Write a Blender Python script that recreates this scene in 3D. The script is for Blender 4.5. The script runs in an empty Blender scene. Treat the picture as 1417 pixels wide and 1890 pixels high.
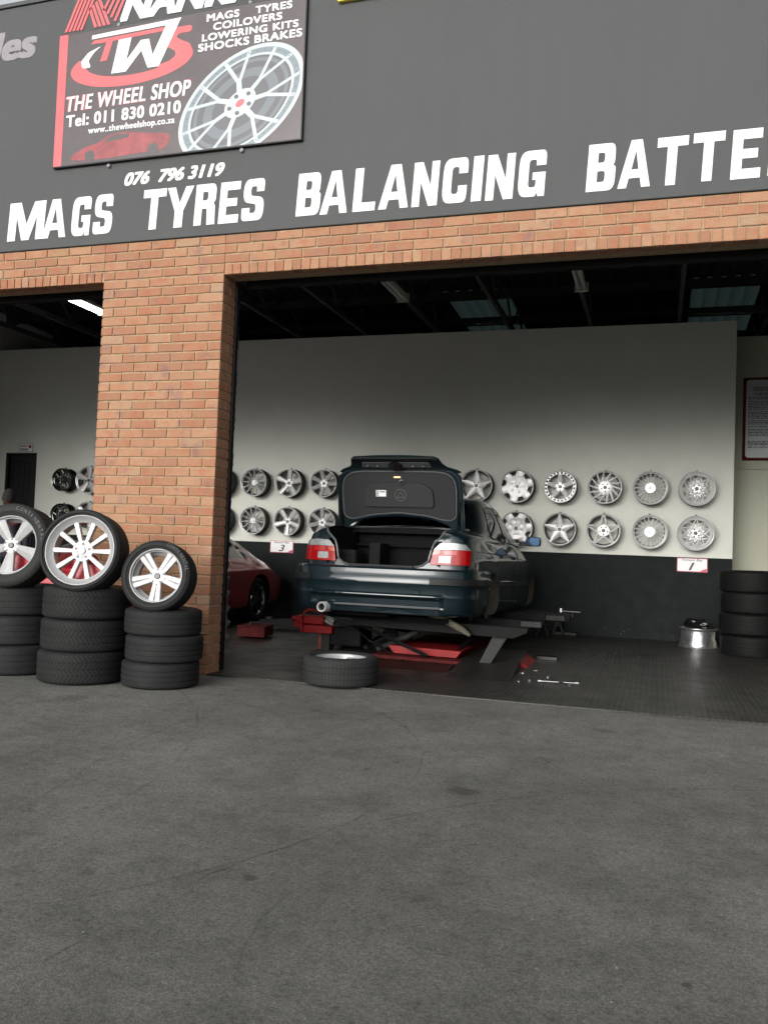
import bpy, bmesh, math, random
from mathutils import Vector, Matrix
from mathutils.bvhtree import BVHTree
random.seed(7)
R = math.radians
PI = math.pi
scene = bpy.context.scene
COL = scene.collection

# ------------------------------------------------------------------ camera
cam_d = bpy.data.cameras.new('camera')
cam = bpy.data.objects.new('camera', cam_d); COL.objects.link(cam)
cam_d.sensor_fit = 'HORIZONTAL'; cam_d.sensor_width = 36.0
cam_d.lens = 36.0 * 1600.0 / 1417.0
cam_d.clip_start = 0.05; cam_d.clip_end = 2000
yaw, pitch, roll = R(17.60541797), R(2.34314312), R(-2.12985084)
M3 = Matrix.Rotation(yaw, 3, 'Z') @ Matrix.Rotation(pitch, 3, 'X') @ Matrix.Rotation(roll, 3, 'Y')
cx, fy, uz = M3.col[0], M3.col[1], M3.col[2]
rot = Matrix((cx, uz, -fy)).transposed()
cam.matrix_world = Matrix.Translation((0, -6.7, 1.157)) @ rot.to_4x4()
scene.camera = cam

# ------------------------------------------------------------------ light
SUN_EL, SUN_AZ = 9, 192        # hazy overcast sky, brightest low behind the camera
world = bpy.data.worlds.new('World'); scene.world = world; world.use_nodes = True
wn = world.node_tree; wn.nodes.clear()
sky = wn.nodes.new('ShaderNodeTexSky'); sky.sky_type = 'NISHITA'; sky.sun_disc = False
sky.sun_elevation = R(SUN_EL); sky.sun_rotation = R(SUN_AZ); sky.dust_density = 10; sky.ozone_density = 1
hs = wn.nodes.new('ShaderNodeHueSaturation'); hs.inputs['Saturation'].default_value = 0.12
bg = wn.nodes.new('ShaderNodeBackground'); bg.inputs['Strength'].default_value = 0.15
wo = wn.nodes.new('ShaderNodeOutputWorld')
wn.links.new(sky.outputs[0], hs.inputs['Color']); veil = wn.nodes.new('ShaderNodeMix'); veil.data_type = 'RGBA'; veil.blend_type = 'ADD'; veil.inputs['Factor'].default_value = 1; veil.inputs['B'].default_value = (.62, .68, .74, 1)   # even cloud veil
wn.links.new(hs.outputs[0], veil.inputs['A']); wn.links.new(veil.outputs['Result'], bg.inputs['Color']); wn.links.new(bg.outputs[0], wo.inputs['Surface'])
sd = bpy.data.lights.new('sun', 'SUN'); sd.energy = 0.5; sd.angle = R(30); sd.color = (1, .99, .97)
so = bpy.data.objects.new('sun', sd); COL.objects.link(so)
az = R(SUN_AZ); el = R(SUN_EL)
sdir = Vector((math.sin(az) * math.cos(el), math.cos(az) * math.cos(el), math.sin(el)))
so.rotation_euler = sdir.to_track_quat('Z', 'Y').to_euler(); so.location = (-3, -8, 12)
scene.view_settings.view_transform = 'Standard'; scene.view_settings.look = 'None'
scene.view_settings.exposure = 1.15; scene.view_settings.gamma = 1
scene.cycles.max_bounces = 10; scene.cycles.diffuse_bounces = 5

# ------------------------------------------------------------------ helpers
def link(o):
    COL.objects.link(o); return o
def tag(o, label=None, cat=None, group=None, kind=None):
    if label: o['label'] = label
    if cat: o['category'] = cat
    if group: o['group'] = group
    if kind: o['kind'] = kind
    return o
def thing(name, label, cat, loc=(0, 0, 0), rot=(0, 0, 0), group=None):
    o = link(bpy.data.objects.new(name, None)); o.location = loc; o.rotation_euler = rot
    o.empty_display_size = .1
    return tag(o, label, cat, group)
def obj(name, bm, mat, parent=None, smooth=None, loc=None):
    me = bpy.data.meshes.new(name); bm.to_mesh(me); bm.free()
    return mobj(name, me, mat, parent, smooth, loc)
def mobj(name, me, mat, parent=None, smooth=None, loc=None):
    o = link(bpy.data.objects.new(name, me))
    if mat is not None:
        for m in (mat if isinstance(mat, (list, tuple)) else [mat]): me.materials.append(m)
    if parent: o.parent = parent
    if loc: o.location = loc
    if smooth is not None: shade(me, smooth)
    return o
def shade(me, ang):
    bm = bmesh.new(); bm.from_mesh(me)
    a = R(ang)
    for f in bm.faces: f.smooth = True
    for e in bm.edges:
        e.smooth = not (len(e.link_faces) == 2 and e.calc_face_angle(0) > a)
    bm.to_mesh(me); bm.free()
def copy_tree(o, parent=None, loc=None, rot=None, label=None):
    c = link(o.copy()); c.parent = parent
    if loc is not None: c.location = loc
    if rot is not None: c.rotation_euler = rot
    if label: c['label'] = label
    for ch in [x for x in list(bpy.data.objects) if x.parent == o]: copy_tree(ch, c)
    return c
def box(bm, x0, x1, y0, y1, z0, z1, M=None, bev=0):
    vs = [bm.verts.new((x, y, z)) for z in (z0, z1) for x, y in ((x0, y0), (x1, y0), (x1, y1), (x0, y1))]
    fs = [bm.faces.new([vs[i] for i in q]) for q in ((3, 2, 1, 0), (4, 5, 6, 7), (0, 1, 5, 4), (1, 2, 6, 5), (2, 3, 7, 6), (3, 0, 4, 7))]
    if bev:
        es = list({e for f in fs for e in f.edges})
        r = bmesh.ops.bevel(bm, geom=es, offset=bev, segments=2, affect='EDGES', profile=.5)
        vs = list({v for f in r['faces'] for v in f.verts} | {v for v in vs if v.is_valid})
    if M is not None:
        for v in vs: v.co = M @ v.co
    return vs
def lathe(bm, prof, seg=48, axis='Y', closed=False, M=None, cap=False):
    rings = []
    for k in range(seg):
        a = 2 * PI * k / seg; c, s = math.cos(a), math.sin(a)
        ring = []
        for r, h in prof:
            p = Vector((r * c, h, r * s)) if axis == 'Y' else Vector((r * c, r * s, h))
            if M is not None: p = M @ p
            ring.append(bm.verts.new(p))
        rings.append(ring)
    n = len(prof)
    fs = []
    for k in range(seg):
        A, B = rings[k], rings[(k + 1) % seg]
        for i in range(n if closed else n - 1):
            j = (i + 1) % n
            fs.append(bm.faces.new((A[i], A[j], B[j], B[i])))
    if cap:
        fs.append(bm.faces.new([r[0] for r in rings])); fs.append(bm.faces.new([r[-1] for r in reversed(rings)]))
    bmesh.ops.recalc_face_normals(bm, faces=fs)
    return fs
def tube(bm, pts, r, seg=8, closed=False, flat=None):
    pts = [Vector(p) for p in pts]; n = len(pts); rings = []
    up = Vector((0, 0, 1))
    for i, p in enumerate(pts):
        a = pts[(i - 1) % n] if (closed or i > 0) else p
        b = pts[(i + 1) % n] if (closed or i < n - 1) else p
        t = (b - a).normalized()
        u = t.cross(up if abs(t.z) < .95 else Vector((0, 1, 0))).normalized(); v = u.cross(t)
        rr = r[i] if isinstance(r, (list, tuple)) else r
        rings.append([bm.verts.new(p + (u * math.cos(2 * PI * k / seg) + v * math.sin(2 * PI * k / seg)) * rr) for k in range(seg)])
    fs = []
    for i in range(n if closed else n - 1):
        A, B = rings[i], rings[(i + 1) % n]
        for k in range(seg): fs.append(bm.faces.new((A[k], A[(k + 1) % seg], B[(k + 1) % seg], B[k])))
    if not closed:
        fs.append(bm.faces.new(rings[0])); fs.append(bm.faces.new(rings[-1][::-1]))
    bmesh.ops.recalc_face_normals(bm, faces=fs)
def prism(bm, pts, f):
    """extrude polygon pts (u,v) : f(u,v,k) -> co with k=0,1"""
    A = [bm.verts.new(f(u, v, 0)) for u, v in pts]; B = [bm.verts.new(f(u, v, 1)) for u, v in pts]
    fs = [bm.faces.new(A), bm.faces.new(B[::-1])]
    n = len(pts)
    for i in range(n): fs.append(bm.faces.new((A[i], B[i], B[(i + 1) % n], A[(i + 1) % n])))
    bmesh.ops.recalc_face_normals(bm, faces=fs)
    return fs
def roundpoly(pts, rad, seg=4):
    """round corners; pts (x,y) or (x,y,r)"""
    out = []; n = len(pts)
    for i in range(n):
        p = Vector(pts[i][:2]); r = pts[i][2] if len(pts[i]) > 2 else rad
        a = Vector(pts[i - 1][:2]) - p; b = Vector(pts[(i + 1) % n][:2]) - p
        if r <= 0 or a.length < 1e-6 or b.length < 1e-6: out.append((p.x, p.y)); continue
        d = min(r, a.length * .49, b.length * .49)
        s = p + a.normalized() * d; e = p + b.normalized() * d
        for k in range(seg + 1):
            t = k / seg; q = s * (1 - t) ** 2 + p * 2 * t * (1 - t) + e * t * t
            out.append((q.x, q.y))
    return out
def apply_mods(o):
    dg = bpy.context.evaluated_depsgraph_get(); dg.update()
    me = bpy.data.meshes.new_from_object(o.evaluated_get(dg)); o.modifiers.clear(); o.data = me
    return o
def boolean(o, cutter_bm, mat, op='DIFFERENCE'):
    me = bpy.data.meshes.new('cut'); bmesh.ops.recalc_face_normals(cutter_bm, faces=cutter_bm.faces[:]); cutter_bm.to_mesh(me); cutter_bm.free()
    me.materials.append(mat)
    c = link(bpy.data.objects.new('cut', me)); c.parent = o.parent; c.matrix_local = o.matrix_local
    bpy.context.view_layer.update()
    md = o.modifiers.new('b', 'BOOLEAN'); md.operation = op; md.object = c; md.solver = 'EXACT'
    try: md.material_mode = 'TRANSFER'
    except Exception: pass
    apply_mods(o)
    bpy.data.objects.remove(c)

# ------------------------------------------------------------------ materials
def nd(nt, t, **kw):
    n = nt.nodes.new(t)
    for k, v in kw.items():
        if k.startswith('_'): setattr(n, k[1:], v)
        else: n.inputs[k.replace('__', ' ')].default_value = v
    return n
def mat(name, col, rough=.5, metal=0, coat=0, spec=.5, noise=0, nscale=8, bump=0, bscale=60, emit=None, estr=0):
    m = bpy.data.materials.new(name); m.use_nodes = True; nt = m.node_tree
    b = nt.nodes['Principled BSDF']
    b.inputs['Base Color'].default_value = (*col, 1); b.inputs['Roughness'].default_value = rough
    b.inputs['Metallic'].default_value = metal; b.inputs['Coat Weight'].default_value = coat
    b.inputs['Coat Roughness'].default_value = .03
    b.inputs['Specular IOR Level'].default_value = spec
    tc = nt.nodes.new('ShaderNodeTexCoord')
    if noise:
        n = nd(nt, 'ShaderNodeTexNoise', Scale=nscale, Detail=8, Roughness=.62)
        nt.links.new(tc.outputs['Object'], n.inputs['Vector'])
        mx = nd(nt, 'ShaderNodeMix', _data_type='RGBA'); mx.inputs['A'].default_value = (*[c * (1 - noise) for c in col], 1)
        mx.inputs['B'].default_value = (*[min(1, c * (1 + noise)) for c in col], 1)
        rmp = nd(nt, 'ShaderNodeMapRange'); rmp.inputs['From Min'].default_value = .3; rmp.inputs['From Max'].default_value = .7
        nt.links.new(n.outputs['Fac'], rmp.inputs['Value'])
        nt.links.new(rmp.outputs[0], mx.inputs['Factor']); nt.links.new(mx.outputs['Result'], b.inputs['Base Color'])
        rr = nd(nt, 'ShaderNodeMapRange'); rr.inputs['To Min'].default_value = rough * .8; rr.inputs['To Max'].default_value = min(1, rough * 1.25)
        nt.links.new(n.outputs['Fac'], rr.inputs['Value']); nt.links.new(rr.outputs[0], b.inputs['Roughness'])
    if bump:
        n2 = nd(nt, 'ShaderNodeTexNoise', Scale=bscale, Detail=4)
        nt.links.new(tc.outputs['Object'], n2.inputs['Vector'])
        bp = nd(nt, 'ShaderNodeBump', Strength=bump, Distance=.01)
        nt.links.new(n2.outputs['Fac'], bp.inputs['Height']); nt.links.new(bp.outputs[0], b.inputs['Normal'])
    if emit:
        b.inputs['Emission Color'].default_value = (*emit, 1); b.inputs['Emission Strength'].default_value = estr
    return m
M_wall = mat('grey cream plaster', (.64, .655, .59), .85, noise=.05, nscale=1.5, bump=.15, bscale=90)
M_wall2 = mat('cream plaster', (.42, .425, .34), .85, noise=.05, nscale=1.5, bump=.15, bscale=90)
M_dado = mat('charcoal wall paint', (.0165, .019, .0195), .7, spec=.06, noise=.25, nscale=5, bump=.1)
def chips(m):
    nt = m.node_tree; b = nt.nodes['Principled BSDF']; L = nt.links.new; src = b.inputs['Base Color'].links[0].from_socket
    tc = nd(nt, 'ShaderNodeTexCoord'); vo = nd(nt, 'ShaderNodeTexVoronoi', Scale=22); L(tc.outputs['Object'], vo.inputs['Vector'])
    sp = nd(nt, 'ShaderNodeSeparateXYZ'); L(tc.outputs['Object'], sp.inputs[0])
    h = nd(nt, 'ShaderNodeMapRange'); h.inputs[1].default_value = 0; h.inputs[2].default_value = .35; h.inputs[3].default_value = .22; h.inputs[4].default_value = .05; L(sp.outputs['Z'], h.inputs[0])
    n = nd(nt, 'ShaderNodeTexNoise', Scale=3, Detail=3); L(tc.outputs['Object'], n.inputs['Vector'])
    mu = nd(nt, 'ShaderNodeMath', _operation='MULTIPLY'); L(h.outputs[0], mu.inputs[0]); L(n.outputs['Fac'], mu.inputs[1])
    lt = nd(nt, 'ShaderNodeMath', _operation='LESS_THAN'); L(vo.outputs['Distance'], lt.inputs[0]); L(mu.outputs[0], lt.inputs[1])
    mx = nd(nt, 'ShaderNodeMix', _data_type='RGBA'); mx.inputs['B'].default_value = (.22, .22, .2, 1); L(src, mx.inputs['A']); L(lt.outputs[0], mx.inputs['Factor']); L(mx.outputs['Result'], b.inputs['Base Color'])
chips(M_dado)
M_black = mat('black steel', (.012, .012, .013), .45, metal=.3, noise=.3)
M_dark = mat('dark roof steel', (.02, .019, .018), .7, noise=.3)
M_sheet = mat('dark roof sheet', (.028, .032, .034), .6, noise=.2)
M_white = mat('white sign paint', (.80, .80, .78), .6, noise=.04, nscale=20)
M_pale = mat('faded pale paint', (.27, .25, .27), .7, noise=.1)
M_signwhite = mat('white print', (.78, .78, .78), .4)
M_signdark = mat('dark print', (.075, .06, .063), .22, noise=.1)
M_signred = mat('faded red print', (.60, .11, .12), .25, noise=.06)
M_red = mat('red enamel', (.26, .008, .010), .5, spec=.3, coat=.1, noise=.25, nscale=12)
M_redd = mat('worn red paint', (.075, .010, .009), .7, spec=.15, noise=.4, nscale=14)
M_orange = mat('orange paint', (.30, .05, .02), .5)
M_grey = mat('worn grey steel', (.030, .032, .030), .6, spec=.2, noise=.35, nscale=15)
M_greyd = mat('dark grey steel', (.009, .0095, .0095), .65, spec=.12, noise=.35, nscale=15)
M_steel = mat('bright tool steel', (.45, .45, .44), .35, metal=1)
M_silver = mat('silver alloy', (.42, .42, .415), .34, metal=.25, noise=.05, nscale=30)
M_silverb = mat('bright machined alloy', (.60, .60, .595), .30, metal=.25)
M_wheelsil = mat('painted wheel silver', (.42, .42, .418), .36, metal=.3, noise=.06, nscale=30)
M_rimface = mat('clean rim face', (.68, .68, .675), .32, metal=.15)
M_barrel = mat('shade darkened alloy barrel', (.10, .10, .10), .5, metal=.2, spec=.3, noise=.1)  # rim barrels coloured dark to stand for the shade behind the spokes
M_blackrim = mat('gloss black alloy', (.01, .01, .01), .15, coat=.8)
M_rail = mat('brown black door steel', (.006, .005, .005), .8, spec=.2)
M_chrome = mat('chrome', (.85, .85, .86), .08, metal=1)
M_cap = mat('dark cap', (.03, .03, .03), .35)
M_paint = mat('dark teal car paint', (.004, .012, .016), .5, metal=.2, spec=.15, coat=.7)
M_trim = mat('black rubber trim', (.011, .012, .012), .5, spec=.3, noise=.15)
M_carpet = mat('boot carpet', (.010, .010, .010), .95, spec=.03, noise=.3, nscale=40)
M_lining = mat('lid lining felt', (.030, .030, .031), .85, spec=.1, noise=.12, nscale=60, bump=.2, bscale=300)
M_seal = mat('grey rubber seal', (.085, .09, .092), .35)
M_liner = mat('dusty arch liner', (.075, .068, .052), .9, noise=.3, nscale=9)
M_axle = mat('dusty cast metal', (.10, .095, .065), .8, noise=.4, nscale=14)
M_under = mat('underbody', (.006, .006, .006), .9, spec=.05)
M_maroon = mat('deep red car paint', (.34, .010, .020), .3, metal=.2, coat=1)
M_glassd = mat('tinted glass opaque', (.012, .018, .018), .04, coat=.6)
M_redglass = mat('red tail lens', (.27, .001, .002), .3, spec=.2, coat=.3, noise=.2, nscale=45)
M_amber = mat('amber tail lens', (.36, .025, .006), .3, coat=.3)
M_clear = mat('clear tail lens', (.27, .28, .28), .25, metal=.25, coat=.35, noise=.2, nscale=40)
M_bluemirror = mat('blue mirror glass', (.006, .014, .028), .03, metal=.9)
M_skin = mat('dark skin', (.04, .02, .013), .6, spec=.2)
M_hair = mat('black hair', (.01, .009, .008), .9)
M_cloth = mat('navy overall', (.02, .022, .035), .9, noise=.2, nscale=30)
M_lampglow = mat('boot lamp', (.8, .5, .3), .4, emit=(1, .50, .22), estr=.55)
M_tubelit = mat('lit fluorescent tube', (.9, .9, 1), .4, emit=(.82, .85, 1), estr=7)
M_tubeoff = mat('unlit fluorescent tube', (.55, .55, .55), .4)
M_sidewalltext = mat('grey sidewall letters', (.13, .13, .13), .7)
M_reddisc = mat('red disc', (.50, .01, .03), .4)
M_cone = mat('grey plastic', (.16, .16, .155), .6)
M_bag = mat('black plastic', (.006, .006, .006), .25)
M_yellow = mat('yellow sign', (.75, .62, .05), .5)
M_label = mat('white label', (.75, .75, .75), .5)
M_felt = mat('red cloth', (.25, .02, .03), .9)
M_ivory = mat('pale plastic', (.42, .45, .36), .6)

def glass_mat():
    m = bpy.data.materials.new('car window glass'); m.use_nodes = True; nt = m.node_tree; nt.nodes.clear()
    t = nd(nt, 'ShaderNodeBsdfTransparent'); t.inputs[0].default_value = (.30, .36, .34, 1)
    g = nd(nt, 'ShaderNodeBsdfGlossy', Roughness=.015); fr = nd(nt, 'ShaderNodeFresnel', IOR=1.6)
    mx = nd(nt, 'ShaderNodeMixShader'); o = nd(nt, 'ShaderNodeOutputMaterial')
    nt.links.new(fr.outputs[0], mx.inputs[0]); nt.links.new(t.outputs[0], mx.inputs[1]); nt.links.new(g.outputs[0], mx.inputs[2]); nt.links.new(mx.outputs[0], o.inputs[0])
    return m
M_glass = glass_mat()
def translucent_mat():
    m = bpy.data.materials.new('translucent roof sheet'); m.use_nodes = True; nt = m.node_tree; nt.nodes.clear()
    t = nd(nt, 'ShaderNodeBsdfTranslucent'); t.inputs[0].default_value = (.014, .022, .021, 1)
    d = nd(nt, 'ShaderNodeBsdfDiffuse'); d.inputs[0].default_value = (.03, .04, .04, 1)
    mx = nd(nt, 'ShaderNodeAddShader'); o = nd(nt, 'ShaderNodeOutputMaterial')
    nt.links.new(t.outputs[0], mx.inputs[0]); nt.links.new(d.outputs[0], mx.inputs[1]); nt.links.new(mx.outputs[0], o.inputs[0])
    return m
M_trans = translucent_mat()

def brick_mat():
    m = bpy.data.materials.new('clay face brick'); m.use_nodes = True; nt = m.node_tree; b = nt.nodes['Principled BSDF']
    b.inputs['Roughness'].default_value = .85; b.inputs['Specular IOR Level'].default_value = .25
    at = nd(nt, 'ShaderNodeAttribute', _attribute_name='rnd'); tc = nd(nt, 'ShaderNodeTexCoord')
    cr = nt.nodes.new('ShaderNodeValToRGB'); e = cr.color_ramp.elements
    e[0].position = 0; e[0].color = (.32, .165, .10, 1); e[1].position = 1; e[1].color = (.35, .205, .12, 1)
    for p, c in ((.12, (.345, .18, .105, 1)), (.3, (.37, .20, .118, 1)), (.55, (.385, .215, .128, 1)), (.8, (.395, .228, .138, 1)), (.92, (.36, .235, .15, 1))):
        x = e.new(p); x.color = c
    nt.links.new(at.outputs['Fac'], cr.inputs[0])
    n1 = nd(nt, 'ShaderNodeTexNoise', Scale=8, Detail=4, Roughness=.65); n1.noise_dimensions = '4D'; nt.links.new(tc.outputs['Object'], n1.inputs['Vector'])
    w4 = nd(nt, 'ShaderNodeMath', _operation='MULTIPLY'); w4.inputs[1].default_value = 37; nt.links.new(at.outputs['Fac'], w4.inputs[0]); nt.links.new(w4.outputs[0], n1.inputs['W'])
    r1 = nd(nt, 'ShaderNodeMapRange'); r1.inputs['From Min'].default_value = .47; r1.inputs['From Max'].default_value = .66; r1.inputs['To Max'].default_value = .6
    nt.links.new(n1.outputs['Fac'], r1.inputs['Value'])
    m1 = nd(nt, 'ShaderNodeMix', _data_type='RGBA'); m1.inputs['B'].default_value = (.36, .12, .065, 1)
    nt.links.new(r1.outputs[0], m1.inputs['Factor']); nt.links.new(cr.outputs[0], m1.inputs['A'])
    n2 = nd(nt, 'ShaderNodeTexNoise', Scale=6.3, Detail=2); n2.noise_dimensions = '4D'; n2.inputs['W'].default_value = 4; nt.links.new(tc.outputs['Object'], n2.inputs['Vector'])
    r2 = nd(nt, 'ShaderNodeMapRange'); r2.inputs['From Min'].default_value = .60; r2.inputs['From Max'].default_value = .72; r2.inputs['To Max'].default_value = .6
    nt.links.new(n2.outputs['Fac'], r2.inputs['Value'])
    m2 = nd(nt, 'ShaderNodeMix', _data_type='RGBA'); m2.inputs['B'].default_value = (.20, .115, .12, 1)
    nt.links.new(r2.outputs[0], m2.inputs['Factor']); nt.links.new(m1.outputs['Result'], m2.inputs['A'])
    n3 = nd(nt, 'ShaderNodeTexNoise', Scale=140, Detail=5); nt.links.new(tc.outputs['Object'], n3.inputs['Vector'])
    r3 = nd(nt, 'ShaderNodeMapRange'); r3.inputs['From Min'].default_value = .3; r3.inputs['From Max'].default_value = .75; r3.inputs['To Min'].default_value = .78; r3.inputs['To Max'].default_value = 1.22
    nt.links.new(n3.outputs['Fac'], r3.inputs['Value'])
    m3 = nd(nt, 'ShaderNodeMix', _data_type='RGBA', _blend_type='MULTIPLY'); m3.inputs['Factor'].default_value = 1
    nt.links.new(m2.outputs['Result'], m3.inputs['A']); nt.links.new(r3.outputs[0], m3.inputs['B'])
    # splashes of white paint, only on the courses just under the painted board
    n4 = nd(nt, 'ShaderNodeTexNoise', Scale=5.5, Detail=6, Roughness=.7); n4.noise_dimensions = '4D'; n4.inputs['W'].default_value = 9; nt.links.new(tc.outputs['Object'], n4.inputs['Vector'])
    sp = nd(nt, 'ShaderNodeSeparateXYZ'); nt.links.new(tc.outputs['Object'], sp.inputs[0])
    rz = nd(nt, 'ShaderNodeMapRange'); rz.inputs['From Min'].default_value = 3.45; rz.inputs['From Max'].default_value = 3.85; rz.inputs['To Max'].default_value = .16
    nt.links.new(sp.outputs['Z'], rz.inputs['Value'])
    ad = nd(nt, 'ShaderNodeMath', _operation='ADD'); nt.links.new(n4.outputs['Fac'], ad.inputs[0]); nt.links.new(rz.outputs[0], ad.inputs[1])
    r4 = nd(nt, 'ShaderNodeMapRange'); r4.inputs['From Min'].default_value = .80; r4.inputs['From Max'].default_value = .83; r4.inputs['To Max'].default_value = .8
    nt.links.new(ad.outputs[0], r4.inputs['Value'])
    m4 = nd(nt, 'ShaderNodeMix', _data_type='RGBA'); m4.inputs['B'].default_value = (.68, .66, .62, 1)
    nt.links.new(r4.outputs[0], m4.inputs['Factor']); nt.links.new(m3.outputs['Result'], m4.inputs['A'])
    nt.links.new(m4.outputs['Result'], b.inputs['Base Color'])
    bp = nd(nt, 'ShaderNodeBump', Strength=.5, Distance=.004); nt.links.new(n3.outputs['Fac'], bp.inputs['Height']); nt.links.new(bp.outputs[0], b.inputs['Normal'])
    return m
M_brick = brick_mat()
M_mortar = mat('tan mortar', (.36, .255, .155), .9, noise=.25, nscale=20, bump=.4, bscale=150)

def fascia_mat():
    m = mat('charcoal painted plaster', (.053, .057, .057), .62, noise=.09, nscale=1.1, bump=.35, bscale=160)
    nt = m.node_tree; b = nt.nodes['Principled BSDF']; L = nt.links.new; src = b.inputs['Base Color'].links[0].from_socket
    tc = nd(nt, 'ShaderNodeTexCoord'); mp = nd(nt, 'ShaderNodeMapping'); mp.inputs['Scale'].default_value = (7, 1, .5); L(tc.outputs['Object'], mp.inputs[0])
    n = nd(nt, 'ShaderNodeTexNoise', Scale=1, Detail=7, Roughness=.65); L(mp.outputs[0], n.inputs['Vector'])
    r = nd(nt, 'ShaderNodeMapRange'); r.inputs[1].default_value = .35; r.inputs[2].default_value = .7; r.inputs[3].default_value = .975; r.inputs[4].default_value = 1.04; L(n.outputs['Fac'], r.inputs[0])
    mx = nd(nt, 'ShaderNodeMix', _data_type='RGBA', _blend_type='MULTIPLY'); mx.inputs['Factor'].default_value = 1; L(src, mx.inputs['A']); L(r.outputs[0], mx.inputs['B'])
    vo = nd(nt, 'ShaderNodeTexVoronoi', Scale=1.7); L(tc.outputs['Object'], vo.inputs['Vector'])
    lt = nd(nt, 'ShaderNodeMapRange'); lt.inputs[1].default_value = .012; lt.inputs[2].default_value = .02; lt.inputs[3].default_value = .5; lt.inputs[4].default_value = 0; L(vo.outputs['Distance'], lt.inputs[0])
    m2 = nd(nt, 'ShaderNodeMix', _data_type='RGBA'); m2.inputs['B'].default_value = (.45, .44, .4, 1); L(mx.outputs['Result'], m2.inputs['A']); L(lt.outputs[0], m2.inputs['Factor']); L(m2.outputs['Result'], b.inputs['Base Color'])
    return m
M_fascia = fascia_mat()

def asphalt_mat():
    m = bpy.data.materials.new('asphalt'); m.use_nodes = True; nt = m.node_tree; b = nt.nodes['Principled BSDF']; L = nt.links.new
    b.inputs['Specular IOR Level'].default_value = .3
    tc = nd(nt, 'ShaderNodeTexCoord'); P = tc.outputs['Object']
    def noise(s, d=5, w=None, rg=.6):
        n = nd(nt, 'ShaderNodeTexNoise', Scale=s, Detail=d, Roughness=rg)
        if w is not None: n.noise_dimensions = '4D'; n.inputs['W'].default_value = w
        L(P, n.inputs['Vector']); return n.outputs['Fac']
    def rng(v, a, b_, c, d):
        r = nd(nt, 'ShaderNodeMapRange'); r.inputs[1].default_value = a; r.inputs[2].default_value = b_; r.inputs[3].default_value = c; r.inputs[4].default_value = d
        L(v, r.inputs[0]); return r.outputs[0]
    def mul(a, b_):
        n = nd(nt, 'ShaderNodeMath', _operation='MULTIPLY'); L(a, n.inputs[0])
        if isinstance(b_, (int, float)): n.inputs[1].default_value = b_
        else: L(b_, n.inputs[1])
        return n.outputs[0]
    v = rng(noise(.55, 4), .3, .7, .78, 1.2)
    v = mul(v, rng(noise(3.2, 8, 2, .75), .3, .7, .74, 1.22))
    v = mul(v, rng(noise(17, 8, 12, .8), .36, .5, .72, 1.03))
    v = mul(v, rng(noise(150, 4, 3, .8), .3, .7, .38, 1.7))
    v = mul(v, rng(noise(60, 5, 5, .8), .35, .65, .62, 1.35))
    v = mul(v, rng(noise(1.5, 12, 20, .85), .50, .60, 1.04, .80))
    v = mul(v, rng(noise(.9, 6, 31, .7), .50, .62, 1, 1.12))
    # small oily stains with ragged edges
    def stain(x, y, r, dark):
        nonlocal v
        vm = nd(nt, 'ShaderNodeVectorMath', _operation='DISTANCE'); L(P, vm.inputs[0]); vm.inputs[1].default_value = (x, y, 0)
        ns = noise(14, 4, x + 3)
        s = nd(nt, 'ShaderNodeMath', _operation='MULTIPLY_ADD'); L(ns, s.inputs[0]); s.inputs[1].default_value = -r * 2.4; L(vm.outputs['Value'], s.inputs[2])
        v = mul(v, rng(s.outputs[0], -r * .75, -r * .1, dark, 1))
    for a in STAINS: stain(*a)
    # thin curved tyre scuffs
    def arc(x, y, r, w, dark, seed):
        nonlocal v
        vm = nd(nt, 'ShaderNodeVectorMath', _operation='DISTANCE'); L(P, vm.inputs[0]); vm.inputs[1].default_value = (x, y, 0)
        wob = nd(nt, 'ShaderNodeMath', _operation='MULTIPLY_ADD'); L(noise(6, 3, seed), wob.inputs[0]); wob.inputs[1].default_value = .05; L(vm.outputs['Value'], wob.inputs[2])
        d = nd(nt, 'ShaderNodeMath', _operation='SUBTRACT'); L(wob.outputs[0], d.inputs[0]); d.inputs[1].default_value = r + .025
        ab = nd(nt, 'ShaderNodeMath', _operation='ABSOLUTE'); L(d.outputs[0], ab.inputs[0])
        line = rng(ab.outputs[0], 0, w, 1, 0)
        msk = rng(noise(1.7, 4, seed + 1), .42, .54, 0, 1)
        v = mul(v, rng(mul(line, msk), 0, 1, 1, dark))
    for a in ARCS: arc(*a)
    cr = nd(nt, 'ShaderNodeMix', _data_type='RGBA'); cr.inputs['A'].default_value = (0, 0, 0, 1); cr.inputs['B'].default_value = (.348, .342, .308, 1)
    L(mul(v, .5), cr.inputs['Factor'])
    # pale grit
    vo = nd(nt, 'ShaderNodeTexVoronoi', Scale=9); L(P, vo.inputs['Vector'])
    gr = rng(vo.outputs['Distance'], .02, .045, .5, 0)
    m2 = nd(nt, 'ShaderNodeMix', _data_type='RGBA'); m2.inputs['B'].default_value = (.42, .41, .38, 1); L(gr, m2.inputs['Factor']); L(cr.outputs['Result'], m2.inputs['A'])
    L(m2.outputs['Result'], b.inputs['Base Color'])
    L(rng(noise(2, 4, 8), .3, .7, .72, .95), b.inputs['Roughness'])
    bp = nd(nt, 'ShaderNodeBump', Strength=1, Distance=.012); L(noise(170, 5, 6, .7), bp.inputs['Height'])
    bp2 = nd(nt, 'ShaderNodeBump', Strength=.6, Distance=.02); L(noise(12, 4, 7), bp2.inputs['Height']); L(bp.outputs[0], bp2.inputs['Normal']); L(bp2.outputs[0], b.inputs['Normal'])
    return m
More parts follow.
